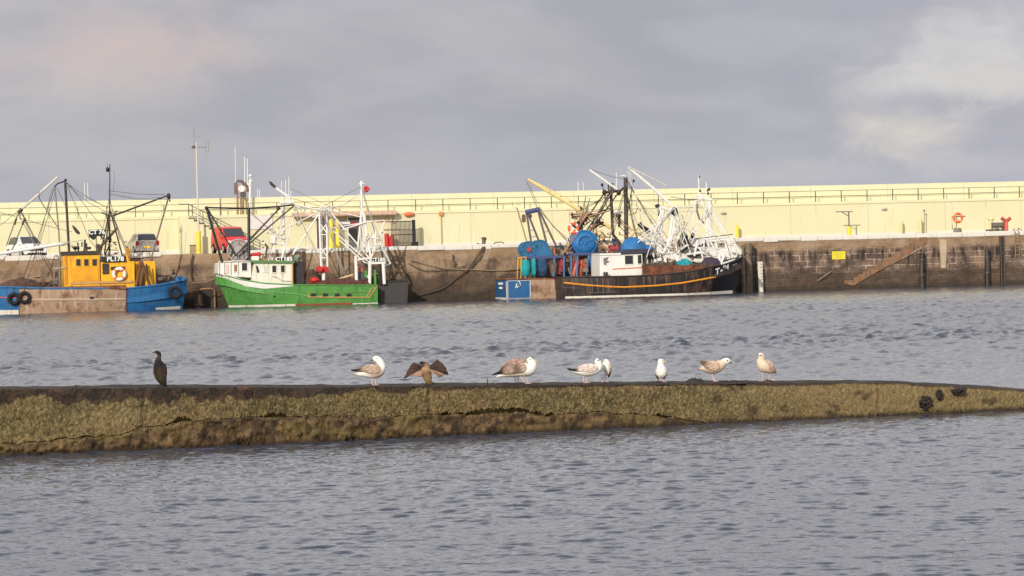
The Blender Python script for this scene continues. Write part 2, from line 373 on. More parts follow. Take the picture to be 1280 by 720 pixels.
# ------------------------------------------------------------------ harbour front: quay, sea wall, railing
SX0 = quay(-420, 360)[0]; SX1 = quay(1700, 360)[0]
DECK = 3.70; LEDGE = 6.44; PTOP = 7.72; WALLN = -8.0
def quay_mat():
    M = bpy.data.materials.new('quay_masonry'); M.use_nodes = True; nt = M.node_tree; N = nt.nodes; L = nt.links; b = N['Principled BSDF']; b.inputs['Roughness'].default_value = 0.85
    tc = N.new('ShaderNodeTexCoord'); sp = N.new('ShaderNodeSeparateXYZ'); L.new(tc.outputs['Object'], sp.inputs[0])
    cb = N.new('ShaderNodeCombineXYZ'); L.new(sp.outputs[0], cb.inputs[0]); L.new(sp.outputs[2], cb.inputs[1])
    def noise(s, det=5, st=(1, 1, 1), rg=0.6):
        mp = N.new('ShaderNodeMapping'); mp.inputs['Scale'].default_value = st; L.new(tc.outputs['Object'], mp.inputs[0])
        n = N.new('ShaderNodeTexNoise'); n.inputs['Scale'].default_value = s; n.inputs['Detail'].default_value = det; n.inputs['Roughness'].default_value = rg; L.new(mp.outputs[0], n.inputs['Vector']); return n.outputs[0]
    def rng(s, a, bb, c=0, d=1):
        r = N.new('ShaderNodeMapRange')
        for k, v in zip(('From Min', 'From Max', 'To Min', 'To Max'), (a, bb, c, d)): r.inputs[k].default_value = v
        L.new(s, r.inputs[0]); return r.outputs[0]
    def math_(op, a, bb):
        x = N.new('ShaderNodeMath'); x.operation = op
        for i, v in enumerate((a, bb)):
            if isinstance(v, (int, float)): x.inputs[i].default_value = v
            else: L.new(v, x.inputs[i])
        return x.outputs[0]
    def mix(f, A, B):
        x = N.new('ShaderNodeMix'); x.data_type = 'RGBA'
        if isinstance(f, float): x.inputs['Factor'].default_value = f
        else: L.new(f, x.inputs['Factor'])
        for s_, v in (('A', A), ('B', B)):
            k = [i for i in x.inputs if i.name == s_ and i.type == 'RGBA'][0]
            if isinstance(v, tuple): k.default_value = (*v, 1)
            else: L.new(v, k)
        return [o for o in x.outputs if o.type == 'RGBA'][0]
    wob = N.new('ShaderNodeVectorMath'); wob.operation = 'MULTIPLY_ADD'
    wn = N.new('ShaderNodeTexNoise'); wn.inputs['Scale'].default_value = 1.3; L.new(cb.outputs[0], wn.inputs['Vector'])
    L.new(wn.outputs['Color'], wob.inputs[0]); wob.inputs[1].default_value = (0.16, 0.12, 0); L.new(cb.outputs[0], wob.inputs[2])
    br = N.new('ShaderNodeTexBrick'); br.inputs['Scale'].default_value = 1; br.inputs['Brick Width'].default_value = 1.25; br.inputs['Row Height'].default_value = 0.43
    br.inputs['Mortar Size'].default_value = 0.03; br.inputs['Mortar Smooth'].default_value = 0.3; br.inputs['Bias'].default_value = -0.1
    br.inputs['Color1'].default_value = (*lin((132, 110, 96)), 1); br.inputs['Color2'].default_value = (*lin((72, 58, 51)), 1); br.inputs['Mortar'].default_value = (*lin((206, 184, 164)), 1)
    L.new(wob.outputs[0], br.inputs['Vector'])
    stone = mix(math_('MULTIPLY', rng(noise(3.5), 0.4, 0.65), 0.5), br.outputs['Color'], lin((168, 140, 116)))
    # mortar that has washed out here and there
    stone = mix(math_('MULTIPLY', br.outputs['Fac'], rng(noise(0.8, 4), 0.52, 0.64)), stone, lin((92, 74, 62)))
    # render and concrete facing on the southern half
    conc = mix(rng(noise(0.9, 6), 0.35, 0.65), lin((136, 112, 90)), lin((166, 142, 116)))
    conc = mix(math_('MULTIPLY', rng(noise(1, 5, (2.2, 2.2, 0.25)), 0.5, 0.72), 0.75), conc, lin((94, 76, 60)))
    pb = N.new('ShaderNodeTexBrick'); pb.inputs['Scale'].default_value = 1; pb.inputs['Brick Width'].default_value = 3.1; pb.inputs['Row Height'].default_value = 1.05; pb.inputs['Mortar Size'].default_value = 0.03; pb.inputs['Mortar Smooth'].default_value = 0.5
    pb.inputs['Color1'].default_value = (1, 1, 1, 1); pb.inputs['Color2'].default_value = (0.72, 0.72, 0.72, 1); pb.inputs['Mortar'].default_value = (0.45, 0.45, 0.45, 1); L.new(wob.outputs[0], pb.inputs['Vector'])
    pm = N.new('ShaderNodeVectorMath'); pm.operation = 'MULTIPLY'; L.new(conc, pm.inputs[0]); L.new(pb.outputs['Color'], pm.inputs[1]); conc = pm.outputs[0]
    conc = mix(math_('MULTIPLY', rng(noise(7, 5), 0.55, 0.7), 0.5), conc, lin((176, 154, 128)))
    side = rng(math_('ADD', sp.outputs[0], math_('MULTIPLY', noise(1.2, 3), 2.0)), quay(935, 330)[0] + 0.4, quay(935, 330)[0] + 1.2)
    col = mix(side, conc, stone)
    # damp stains, pale salt bloom, rust, the tide belt at the foot
    col = mix(math_('MULTIPLY', rng(noise(0.55, 6, (1, 1, 1.2), 0.68), 0.47, 0.60), 0.8), col, lin((72, 58, 50)))
    drip = rng(noise(1, 5, (2.6, 2.6, 0.4)), 0.46, 0.6); dz = math_('MULTIPLY', rng(sp.outputs[2], 1.0, 2.3), rng(sp.outputs[2], 3.2, 2.7))
    col = mix(math_('MULTIPLY', math_('MULTIPLY', drip, dz), math_('MULTIPLY', side, 0.95)), col, lin((42, 34, 32)))
    col = mix(math_('MULTIPLY', rng(noise(2.6, 5), 0.62, 0.72), 0.6), col, lin((188, 172, 156)))
    up = rng(math_('ADD', sp.outputs[2], math_('MULTIPLY', noise(0.5, 3), 0.5)), 3.0, 3.3)
    col = mix(math_('MULTIPLY', up, 0.7), col, mix(rng(noise(0.7, 4), 0.4, 0.6), lin((176, 150, 124)), lin((150, 122, 92))))
    tz = math_('ADD', math_('ADD', sp.outputs[2], math_('MULTIPLY', noise(0.9, 6), 1.1)), math_('MULTIPLY', side, 0.45))
    col = mix(math_('MULTIPLY', rng(tz, 2.55, 2.15), 0.80), col, mix(rng(noise(1.6, 4), 0.4, 0.62), lin((58, 45, 37)), lin((82, 64, 50))))
    col = mix(math_('MULTIPLY', rng(tz, 1.5, 1.0), 0.9), col, mix(rng(noise(2, 4), 0.4, 0.6), lin((46, 38, 31)), lin((60, 52, 38))))
    L.new(col, b.inputs['Base Color'])
    h = math_('ADD', math_('MULTIPLY', math_('MULTIPLY', br.outputs['Fac'], -1.0), side), math_('MULTIPLY', noise(5, 6), 1.2))
    bp = N.new('ShaderNodeBump'); bp.inputs['Strength'].default_value = 0.8; bp.inputs['Distance'].default_value = 0.06; L.new(h, bp.inputs['Height']); L.new(bp.outputs[0], b.inputs['Normal'])
    return M
def qroot(name, label, cat, kind=None):
    e = bpy.data.objects.new(name, None); COL.objects.link(e); e.location = quay_world((0, 0, 0)); e.rotation_euler = (0, 0, PSI)
    return tag(e, label, cat, None, kind)
qw = qroot('quay_wall', 'long stained stone quay wall with dark tide belt, boats moored along it', 'quay wall')
# face with real relief: worn stones, a deep joint and a shallow bulge here and there
xs = np.arange(quay(-60, 360)[0], quay(1340, 360)[0], 0.14); zs = np.linspace(-1.5, DECK, 44)
Xg, Zg = np.meshgrid(xs, zs)
Yg = 0.06 * (fbm(Xg * 0.8, Zg * 1.6, 3, 4) - 0.5) + 0.08 * smooth(0.62, 0.75, fbm(Xg * 0.35, Zg * 1.1, 12, 3)) - 0.05
Yg[-1] = 0.0
link('face', grid_mesh('face', Xg, Yg, Zg), quay_mat(), qw, True)
b_ = MB().box((SX0, 0.25, -2), (SX1, 9, DECK - 0.004)); b_.box((SX0, -0.05, -2), (xs[0], 0.25, DECK)); b_.box((xs[-1], -0.05, -2), (SX1, 0.25, DECK)); b_.build('core', CONC, qw)
cp = MB(); x = xs[0]; rr = random.Random(5)
g0, g1 = quay(204, 315)[0], quay(262, 315)[0]
while x < xs[-1]:
    w = rr.uniform(0.9, 2.2); t = rr.uniform(0.0, 0.05); dpt = rr.uniform(0.06, 0.18)
    if not (x + w > g0 and x < g1): cp.box((x + 0.01, -0.10 - rr.uniform(0, 0.05), DECK - dpt), (x + w - 0.012, 0.8, DECK + 0.16 + t))
    x += w
cp.build('coping', WHITE_LIME, qw, bevel=0.03)
dk = MB().box((SX0, 0.0, DECK - 0.002), (SX1, 8.2, DECK + 0.01)); dk.build('deck_surface', CONC, qw)

sw = qroot('sea_wall', 'long pale yellow painted harbour wall with stepped upper parapet above the quay', 'harbour wall')
MB().box((SX0, 8.0, DECK - 0.5), (SX1, 12, LEDGE)).build('lower_wall', YW, sw)
MB().box((SX0, 9.25, LEDGE - 0.2), (SX1, 11.5, PTOP)).build('parapet', YW2, sw)
MB().box((SX0, 7.93, LEDGE - 0.17), (SX1, 8.3, LEDGE + 0.03)).build('walkway_edge', YW2, sw)
MB().box((SX0, 7.95, DECK - 0.1), (SX1, 8.01, DECK + 0.34)).build('plinth', WHITE_LIME, sw)
jn = MB(); x = SX0 + 1.3
while x < SX1: jn.box((x, 7.985, DECK + 0.34), (x + 0.035, 8.01, LEDGE - 0.17)); x += 6.1
jn.build('expansion_joint', mat('joint_filler', (194, 190, 160), 0.9, 0.05, 2, 0.1), sw)
jn = MB(); x = SX0 + 3.3
while x < SX1: jn.box((x, 9.235, LEDGE + 0.05), (x + 0.03, 9.26, PTOP - 0.02)); x += 6.1
jn.build('parapet_joint', MATS['joint_filler'], sw)

rl = qroot('walkway_railing', 'dark two-bar iron railing along the top ledge of the yellow wall', 'railing')
x = quay(-30, 250)[0]; post0 = None; px0 = quay(656, 255, WALLN)[0]; x = px0 - 2.03 * 20
while x < quay(1330, 250)[0]:
    if post0 is None:
        post0 = MB().box((-0.028, 8.07, LEDGE + 0.03), (0.028, 8.13, LEDGE + 0.86)).box((-0.09, 8.05, LEDGE + 0.03), (0.09, 8.17, LEDGE + 0.05)).build('post', IRON, rl); o = post0
    else:
        o = post0.copy(); COL.objects.link(o); o.parent = rl
    o.location = (x, 0, 0); x += 2.03
for nm, z in (('top_rail', LEDGE + 0.85), ('middle_rail', LEDGE + 0.44)):
    MB().tube([(quay(-60, 250)[0], 8.10, z), (quay(1345, 250)[0], 8.10, z)], 0.024, 8).build(nm, RAILM if nm == 'top_rail' else IRON, rl)

# ------------------------------------------------------------------ the old groyne the birds stand on
BW_B = [(-260, 588), (0, 571), (100, 563), (200, 556), (300, 552), (430, 546.5), (600, 536), (740, 532), (860, 527), (1000, 524), (1150, 519), (1280, 511.5), (1420, 500)]
BW_T = [(-260, 490), (0, 485.5), (200, 484), (400, 484.5), (640, 482), (860, 479.5), (1000, 478), (1100, 479), (1200, 483), (1280, 488.5), (1420, 503)]
BW_C = [(-260, 562), (0, 556), (80, 549), (150, 541), (185, 529), (300, 522), (420, 521), (600, 519.5), (700, 517), (760, 515), (850, 521), (900, 530), (1000, 545), (1420, 545)]
def bw_depth(X): return 48.9 + 0.30 * X
bx, bz_t, bz_c = [], [], []
for px, py in BW_T:
    D = 48.9
    for _ in range(6): D = bw_depth(at_depth(px, py, D)[0])
    P = at_depth(px, py, D + 0.2); bx.append(P[0]); bz_t.append(P[2])
cx_ = []
for px, py in BW_C:
    D = 48.9
    for _ in range(6): D = bw_depth(at_depth(px, py, D)[0])
    P = at_depth(px, py, D + 0.05); cx_.append(P[0]); bz_c.append(P[2])
def top_z(X): return np.interp(X, bx, bz_t)
def crack_z(X): return np.interp(X, cx_, bz_c)
def make_groyne():
    xs = np.arange(-13, 14.5, 0.018); C = crack_z(xs) ; T = top_z(xs) + 0.015 * (fbm(xs * 2.5, xs * 0, 61, 3) - .5) + 0.03 * (fbm(xs * .6, xs * 0, 67, 2) - .5)
    C = C + 0.10 * (fbm(xs * 1.6, xs * 0, 71, 3) - 0.5) + 0.10 * (fbm(xs * 7, xs * 0, 72, 4) - 0.5); C = np.minimum(C, T - 0.06)
    nl, nf, ntp = 34, 52, 30
    op = 0.008 + 0.085 * smooth(0.52, 0.72, fbm(xs * 2.0, xs * 0, 75, 4)) * smooth(5, 1, xs)
    rowsX, rowsY, rowsZ, zone = [], [], [], []
    lg = smooth(0.2, 0.5, fbm(xs * 0.35, xs * 0, 73, 2)) * smooth(7.5, 3, xs)   # how far the broken foot sticks out
    ledge = 0.03 + 0.16 * lg
    for i in range(nl):        # foot
        t = i / (nl - 1); z = -0.7 + (C - 0.006 + 0.7) * t
        rowsX.append(xs); rowsZ.append(z); rowsY.append(bw_depth(xs) - ledge * (1.25 - 0.35 * t)); zone.append(0)
    rowsX.append(xs); rowsZ.append(C - 0.002); rowsY.append(bw_depth(xs) + 0.22 + 0 * xs); zone.append(1)
    rowsX.append(xs); rowsZ.append(C + op); rowsY.append(bw_depth(xs) + 0.22 + 0 * xs); zone.append(1)
    for i in range(nf):        # face above the crack, leaning back a little, rounded arris
        t = i / (nf - 1); z = C + op + 0.004 + (T - C - op - 0.012) * t
        rowsX.append(xs); rowsZ.append(z); rowsY.append(bw_depth(xs) + 0.02 + 0.16 * t + 0.10 * t ** 6); zone.append(2)
    for i in range(ntp):
        t = (i + 1) / ntp; rowsX.append(xs); rowsZ.append(T + 0.012 * np.sin(t * 3.1) - (0.9 * (t - .9) * 10 if t > 0.9 else 0) * np.ones_like(xs) - 0.012); rowsY.append(bw_depth(xs) + 0.30 + 1.25 * t); zone.append(3)
    X = np.array(rowsX); Y = np.array(rowsY); Z = np.array(rowsZ); zn = np.array(zone)[:, None] + 0 * X
    hz = (Z - C) / np.maximum(T - C, 0.05)
    # relief: rubble in the foot, worn face above
    rough_foot = 0.26 * (fbm(X * 3.6, Z * 5.5, 81, 5) - 0.5) + 0.26 * (np.abs(fbm(X * 8, Z * 9, 83, 3) - 0.5))
    rough_face = 0.055 * (fbm(X * 1.6, Z * 3, 91, 4) - 0.5) + 0.055 * (fbm(X * 28, Z * 22, 93, 3) - 0.5)
    Y = Y - np.where(zn < 1, rough_foot * (0.35 + lg), np.where(zn == 2, rough_face, 0))
    Z = Z + np.where(zn == 3, 0.035 * (fbm(X * 3, Y * 3, 95, 4) - 0.5), 0)
    # a vertical break and a few lost lumps
    for xc, w in ((-1.45, 0.03), (-6.1, 0.02), (6.45, 0.02)):
        k = np.exp(-((X - xc - 0.05 * (fbm(Z * 6, X * 0, 97, 2) - .5)) / w) ** 2); Y = Y + np.where(zn == 2, 0.07 * k, 0)
    me = grid_mesh('groyne', X, Y, Z)
    o = link('groyne', me, attr_mat('groyne_algae', 0.85, 30, 0.30, 0.7, 45, (1, 1, 0.75), 0.25), None, True)
    c = lambda *a: np.array(lin(a))
    n1 = fbm(X * 0.9, Z * 2.0, 101, 5); n2 = fbm(X * 11, Z * 9, 103, 4); n3 = fbm(X * 2.6, Z * 2.2, 105, 4); n4 = fbm(X * 14, Z * 3.5, 107, 3)
    def mx(A, B, f): f = np.clip(f, 0, 1)[..., None]; return A * (1 - f) + B * f
    n5 = fbm(X * 42, Z * 30, 109, 3); ol = mx(c(94, 84, 56) + 0 * X[..., None], c(112, 99, 67), smooth(0.33, 0.66, n2)); ol = mx(ol, c(112, 96, 66), smooth(0.45, 0.6, n1)); ol = mx(ol, c(150, 130, 92), 0.6 * smooth(0.56, 0.72, n5)); ol = mx(ol, c(50, 42, 28), 0.6 * smooth(0.44, 0.3, n5))  # noise paints pale tips and dark gaps where frontal light flattens the relief
    right = smooth(2, 6, X); ol = mx(ol, c(132, 114, 80), 0.55 * right)
    foot = mx(c(68, 54, 40) + 0 * X[..., None], c(102, 82, 58), smooth(0.35, 0.62, n2)); foot = mx(foot, c(104, 88, 56), smooth(0.5, 0.62, n1)); foot = mx(foot, c(66, 53, 40), .8 * smooth(0.56, 0.66, n3)); foot = mx(foot, c(40, 32, 25), .7 * smooth(0.40, 0.3, fbm(X * 7, Z * 9, 117, 4))); foot = mx(foot, c(134, 108, 76), .6 * smooth(0.62, 0.72, fbm(X * 9, Z * 11, 119, 3)))  # shade of the pits between the rubble painted into the foot's colour
    col = np.where((zn < 1)[..., None], mx(foot, ol, 0.7 * right), ol)
    # dark weed belt hanging from the arris, deeper towards the old landward end
    hang = np.interp(X, [-9, -5.5, -2.5, 0, 3, 9], [0.23, 0.215, 0.14, 0.055, 0.05, 0.03]) * (0.2 + 1.2 * n3 + 1.1 * (n2 - .5) + .7 * (fbm(X * 5, Z * 1.2, 115, 3) - .35))
    dk_ = smooth(0.015, -0.02, (T - Z) - hang) * (zn == 2)
    dcol = mx(c(46, 39, 34) + 0 * X[..., None], c(66, 52, 40), smooth(0.4, 0.6, n2)); dcol = mx(dcol, c(112, 78, 56), 0.9 * smooth(0.56, 0.66, n1) * smooth(0, -3, X))
    col = mx(col, dcol, dk_)
    topc = mx(c(44, 38, 34) + 0 * X[..., None], c(70, 60, 48), smooth(0.4, 0.65, fbm(X * 2, Y * 3, 111, 4)))
    col = np.where((zn == 3)[..., None], topc, col)
    spot = 0.7 * smooth(0.68, 0.78, fbm(X * 3.4, Z * 5, 113, 3)) * (zn == 2) * smooth(0, 3, X); col = mx(col, c(44, 36, 32), spot * 0.9)
    wet = smooth(0.10, 0.01, Z + 0.05 * (n2 - .5)) * (zn < 3); col = mx(col, c(46, 36, 26), wet * 0.9)
    colour(o, col.reshape(-1, 3))
    tag(o, 'low weathered concrete groyne covered in olive algae, birds standing on it', 'groyne')
    # tufts of weed over the face: nobody could count them
    rr = np.random.default_rng(3); K = 42000; v = np.zeros((K, 4, 3)); cc = np.zeros((K, 4, 3)); cnt = 0
    j = rr.integers(0, X.shape[1], K * 2); i = rr.integers(6, nl + 2 + nf - 1, K * 2)
    keep = []
    for a, b in zip(i, j):
        if Z[a, b] > 0.03 and vnoise(X[a, b] * 1.7, Z[a, b] * 4, 7) + rr.random() * .5 > 0.55: keep.append((a, b))
    keep = keep[:K]; K = len(keep); ii = np.array([k[0] for k in keep]); jj = np.array([k[1] for k in keep])
    P = np.stack([X[ii, jj], Y[ii, jj] - 0.004, Z[ii, jj]], -1); ln = rr.uniform(0.015, 0.05, K); w = rr.uniform(0.004, 0.009, K); sl = rr.normal(0, 0.25, K)
    out = rr.uniform(0.01, 0.03, K)
    up = rr.random(K) < 0.65; sg = np.where(up, 0.6, -1.0)
    v = np.zeros((K, 3, 3)); v[:, 0] = P - np.stack([w, 0 * w, 0 * w], -1); v[:, 1] = P + np.stack([w, 0 * w, 0 * w], -1); v[:, 2] = P + np.stack([sl * ln, -out, sg * ln], -1)
    me = bpy.data.meshes.new('seaweed_tufts'); me.from_pydata(v.reshape(-1, 3).tolist(), [], np.arange(K * 3).reshape(-1, 3).tolist())
    s_ = link('seaweed_tufts', me, attr_mat('weed', 0.8, 20, 0.2, 0.2), None)
    base = col[ii, jj] * rr.uniform(0.8, 1.3, K)[:, None]; colour(s_, np.repeat(base, 3, 0)); tag(s_, None, None, None, 'stuff')
    s_['label'] = 'short olive and brown seaweed growing over the groyne face'; s_['category'] = 'seaweed'
make_groyne()
# ------------------------------------------------------------------ hulls
class Hull:
    """planked/plated hull: x along the boat, y across (negative faces the viewer), z up, waterline at z = 0"""
    def __init__(s, xa, xb, sheer, beam, plan, flare, keel=-0.7):
        s.xa, s.xb, s.sx, s.sz = xa, xb, [p[0] for p in sheer], [p[1] for p in sheer]
        s.beam = beam; s.pu = [p[0] for p in plan]; s.pv = [p[1] for p in plan]; s.fu = [p[0] for p in flare]; s.fv = [p[1] for p in flare]; s.keel = keel
        us = np.linspace(0, 1, 401); k = np.ones(21) / 21     # soften the control lines
        sh_ = np.interp(s.xa[1] + us * (s.xb[1] - s.xa[1]), s.sx, s.sz)
        s.us = us; s.sh = np.convolve(np.pad(sh_, 10, 'edge'), k, 'valid'); pl = np.interp(us, s.pu, s.pv); s.pl = np.convolve(np.pad(pl, 10, 'reflect', reflect_type='odd'), k, 'valid')
    def sheer(s, u): return float(np.interp(u, s.us, s.sh))
    def half(s, u, v):
        f = np.interp(u, s.fu, s.fv); return max(0.03, float(np.interp(u, s.us, s.pl))) * s.beam / 2 * (1 - f * (1 - v) ** 1.7)
    def ends(s, v): w = v; return s.xa[0] + (s.xa[1] - s.xa[0]) * w, s.xb[0] + (s.xb[1] - s.xb[0]) * w
    def pt(s, u, v, side=-1, off=0.0):
        a, b = s.ends(v); z = s.keel + (s.sheer(u) - s.keel) * v
        return (a + u * (b - a), side * (s.half(u, v) + off), z)
    def uv(s, x, z):
        v = 0.7; u = 0.5
        for _ in range(8):
            a, b = s.ends(v); u = min(1, max(0, (x - a) / (b - a))); v = (z - s.keel) / (s.sheer(u) - s.keel)
        return u, v
    def y(s, x, z): u, v = s.uv(x, z); return -s.half(u, max(0, min(1, v)))
    def shell(s, T, name, m, nu=56, nv=12, close=(True, True), bulwark=0.9, deck_m=None, cap_m=None, cap=0.07):
        b = MB()
        for side in (-1, 1):
            vs = [s.pt(i / nu, j / nv, side) for i in range(nu + 1) for j in range(nv + 1)]
            fs = [(i * (nv + 1) + j, (i + 1) * (nv + 1) + j, (i + 1) * (nv + 1) + j + 1, i * (nv + 1) + j + 1) for i in range(nu) for j in range(nv)]
            b.add(vs, fs)
            vi = []
            for i in range(nu + 1):
                x, y, z = s.pt(i / nu, 1.0, side); yi = side * max(0.0, abs(y) - 0.09); vi += [(x, y, z), (x, yi, z), (x, yi, z - bulwark)]
            b.add(vi, [(i * 3 + j, (i + 1) * 3 + j, (i + 1) * 3 + j + 1, i * 3 + j + 1) for i in range(nu) for j in (0, 1)])
        for u in (0.0, 1.0):
            vs = [s.pt(u, j / nv, sd_) for sd_ in (-1, 1) for j in range(nv + 1)]
            b.add(vs, [(j, j + 1, nv + 2 + j, nv + 1 + j) for j in range(nv)])
        h = b.build(name, m, T.e, 'auto')
        d = MB(); vs = []
        for i in range(nu + 1):
            x, y, z = s.pt(i / nu, 1.0, 1); vs += [(x, -abs(y) + 0.08, z - bulwark), (x, abs(y) - 0.08, z - bulwark)]
        d.add(vs, [(2 * i, 2 * i + 2, 2 * i + 3, 2 * i + 1) for i in range(nu)]).build('deck', deck_m or DARK, T.e)
        if cap_m:
            c = MB()
            for side in (-1, 1): c.tube([Vector(s.pt(i / nu, 1.0, side, 0.0)) + Vector((0, 0, 0.02)) for i in range(nu + 1)], cap, 6)
            if abs(s.pt(0, 1)[1]) > 0.3: c.tube([s.pt(0, 1, -1), s.pt(0, 1, 1)], cap, 6)
            c.build('gunwale', cap_m, T.e, 'auto')
        return h
    def patch(s, name, x0, x1, z0, z1, m, parent, off=0.014, n=56, nz=10, both=True):
        """a painted belt or plate following the hull between two heights (numbers or functions of x)"""
        f0 = z0 if callable(z0) else (lambda x: z0); f1 = z1 if callable(z1) else (lambda x: z1)
        for side in ((1, -1) if both else (-1,)):
            b = MB()
            for o_, flip in ((off, 0),):
                vs = []
                for i in range(n + 1):
                    x = x0 + (x1 - x0) * i / n; a, c = f0(x), f1(x)
                    for j in range(nz + 1):
                        z = a + (c - a) * j / nz; u, v = s.uv(x, z); v = max(0, min(1, v)); aa, bb = s.ends(v); xx = min(max(x, aa), bb)
                        vs.append((xx, side * (s.half(u, v) + o_), z))
                b.add(vs, [(i * (nz + 1) + j, (i + 1) * (nz + 1) + j, (i + 1) * (nz + 1) + j + 1, i * (nz + 1) + j + 1) for i in range(n) for j in range(nz)])
            o = b.build(name, m, parent, 'auto')
        return o
    def strake(s, name, pts, r, m, parent, n=40):
        """a rubbing band of round section along the side"""
        xs = [p[0] for p in pts]; zs = [p[1] for p in pts]
        for side in (1, -1):
            b = MB(); q = []
            for i in range(n + 1):
                x = xs[0] + (xs[-1] - xs[0]) * i / n; z = float(np.interp(x, xs, zs)); u, v = s.uv(x, z); q.append((x, side * (s.half(u, min(1, v)) + r * 0.3), z))
            b.tube(q, r, 6); o = b.build(name, m, parent, 'auto')
        return o
def heap(name, label, cat, px, py, n, w, h, d, m, seed=0, group=None, rag=0.35):
    """a crumpled heap of netting or tarpaulin lying on a deck, centred at a base point"""
    T = Thing(name, label, cat, px, py, n, group)
    xs = np.linspace(-1, 1, 40); X, Y = np.meshgrid(xs, xs); rr = np.sqrt(X ** 2 + Y ** 2)
    prof = np.clip(1 - rr ** 2.6, 0, 1) ** 0.6
    Z = prof * (1 - rag + 2 * rag * fbm(X * 1.6 + seed * 7, Y * 1.6, seed, 4)) + 0.18 * rag * prof * (vnoise(X * 9, Y * 9, seed + 3) - .5)
    me = grid_mesh(name, X * w / 2, Y * d / 2, Z * h - 0.02); o = link('pile', me, m, T.e, True)
    return T
def buoy(label, px, py, n, r=0.38, m=None, m2=None, group='lifebuoys', tilt=0):
    T = Thing('lifebuoy', label, 'lifebuoy', px, py, n, group)
    MB().torus((0, 0, 0), r * 0.76, r * 0.24).build('ring', m or ORANGE, T.e, True)
    for k in range(4):
        a = R(45 + 90 * k); b = MB()
        q = [Vector(((r * .76 + r * .255 * math.cos(t)) * math.cos(a), r * .255 * math.sin(t), (r * .76 + r * .255 * math.cos(t)) * math.sin(a))) for t in np.linspace(0, 2 * math.pi, 13)]
        w = Vector((-math.sin(a), 0, math.cos(a))) * 0.06
        b.add([v + w for v in q] + [v - w for v in q], [(i, i + 1, 13 + i + 1, 13 + i) for i in range(12)]).build('band', m2 or WHITE, T.e, True)
    return T
def tyre(label, px, py, n, r=0.42, y=None):
    T = Thing('tyre_fender', label, 'tyre', px, py, n, 'tyre fenders on the blue and yellow boat')
    MB().torus((0, 0, 0), r * 0.72, r * 0.28, 'y', 28, 10).build('tread', RUBBER, T.e, True)
    MB().torus((0, -0.02, 0), r * 0.47, r * 0.05, 'y', 24, 6).build('bead', BLACK, T.e, True)
    if y is not None: T.e.location = quay_world(Vector((T.o.x, y, T.o.z)))
    MB().tube([(0, 0.05, r), (0.05, 0.12, r + 0.5)], 0.02, 6).build('lanyard', ROPEG, T.e)
    return T
# ------------------------------------------------------------------ blue and yellow scallop boat, far left
BLUE = mat('blue_hull_paint', (44, 112, 168), 0.5, 0.14, 1.5, 0.1, 10, streak=(56, 82, 108), samt=0.5, blotch=(30, 90, 150), bamt=0.4, rust=.45)
BAREPLATE = mat('scraped_brown_plating', (168, 140, 116), 0.75, 0.16, 1.6, 0.35, 12, streak=(196, 172, 150), samt=0.5, blotch=(118, 84, 62), bamt=0.5, bsc=1.1)
YEL = mat('yellow_cabin_paint', (238, 180, 26), 0.45, 0.08, 2, 0.08, streak=(190, 118, 40), samt=0.45, blotch=(222, 158, 40), bamt=.3, rust=.35)
BOOT = mat('white_boottop', (226, 220, 206), 0.55, 0.08, 2, 0.1, streak=(150, 120, 90), samt=0.3)
PALE = mat('pale_grey_spar', (204, 198, 188), 0.5, 0.12, 3, 0.1, streak=(150, 120, 96), samt=0.35)
WIRE = mat('rigging_wire', (96, 90, 84), 0.6, 0.2, 10, 0)
LETTER = mat('white_lettering', (240, 240, 236), 0.5, 0.03, 3, 0)
TAN = mat('tan_trim', (196, 150, 92), 0.6, 0.15, 4, 0.1)
T = Thing('fishing_boat', 'blue hulled scallop boat with yellow wheelhouse and scraped brown midships, far left', 'fishing boat', 80, 391, 3.0, 'fishing boats moored at the quay', z=0.0)
NN = 5.6
def P(px, py, n=None): return T.p(px, py, n)
x_ = lambda px, py=375, n=NN: P(px, py, n).x
def xz(pts, n=NN): return [(P(a, b, n).x, P(a, b, n).z) for a, b in pts]
sheer = xz([(-150, 352), (-60, 358), (0, 359), (60, 361), (158, 361), (190, 358)]) + xz([(214, 354), (234, 349)], 3.4)
xb_b = P(229, 384, 3.2).x; xb_t = P(233.5, 349, 3.2).x
H = Hull((x_(-140), x_(-150)), (xb_b - 0.15, xb_t), sheer, 5.2, [(0, .86), (.1, .95), (.3, 1), (.72, 1), (.84, .86), (.92, .62), (.97, .34), (1, .07)], [(0, .3), (.5, .12), (.8, .25), (1, .55)])
H.shell(T, 'hull', BLUE, bulwark=0.95, deck_m=RUST, cap_m=BLUE)
gz = lambda a, b, n=NN: (lambda x, q=xz([a, b], n): q[0][1] + (q[1][1] - q[0][1]) * (x - q[0][0]) / (q[1][0] - q[0][0]))
H.patch('midships_plating', x_(24), x_(158), -0.1, gz((24, 362), (158, 361.5)), BAREPLATE, T.e, 0.07)
for px in (24, 158): 
    bp_ = MB()
    q = [(x_(px), H.y(x_(px), z) - 0.07, z) for z in np.linspace(0, 1.5, 8)]; bp_.tube(q, 0.03, 6); bp_.build('plate_edge', RUST, T.e)
H.strake('rubbing_strake', xz([(26, 375), (157, 374)]), 0.09, mat('pale_worn_band', (186, 164, 142), .7), T.e)
H.patch('boot_top', x_(-140), x_(23), -0.1, gz((-140, 388.5), (23, 387.5)), BOOT, T.e, 0.016)
H.patch('boot_top', x_(196), xb_b - 0.2, -0.1, gz((196, 384.5), (230, 382.5), 4.2), BOOT, T.e, 0.016)
H.strake('orange_stripe', xz([(-140, 367), (23, 372.5)]), 0.035, ORANGE, T.e)
T.box('bulwark_cap', 24, 359.8, 158, 361.4, RUST, NN + 0.02, 0.14)
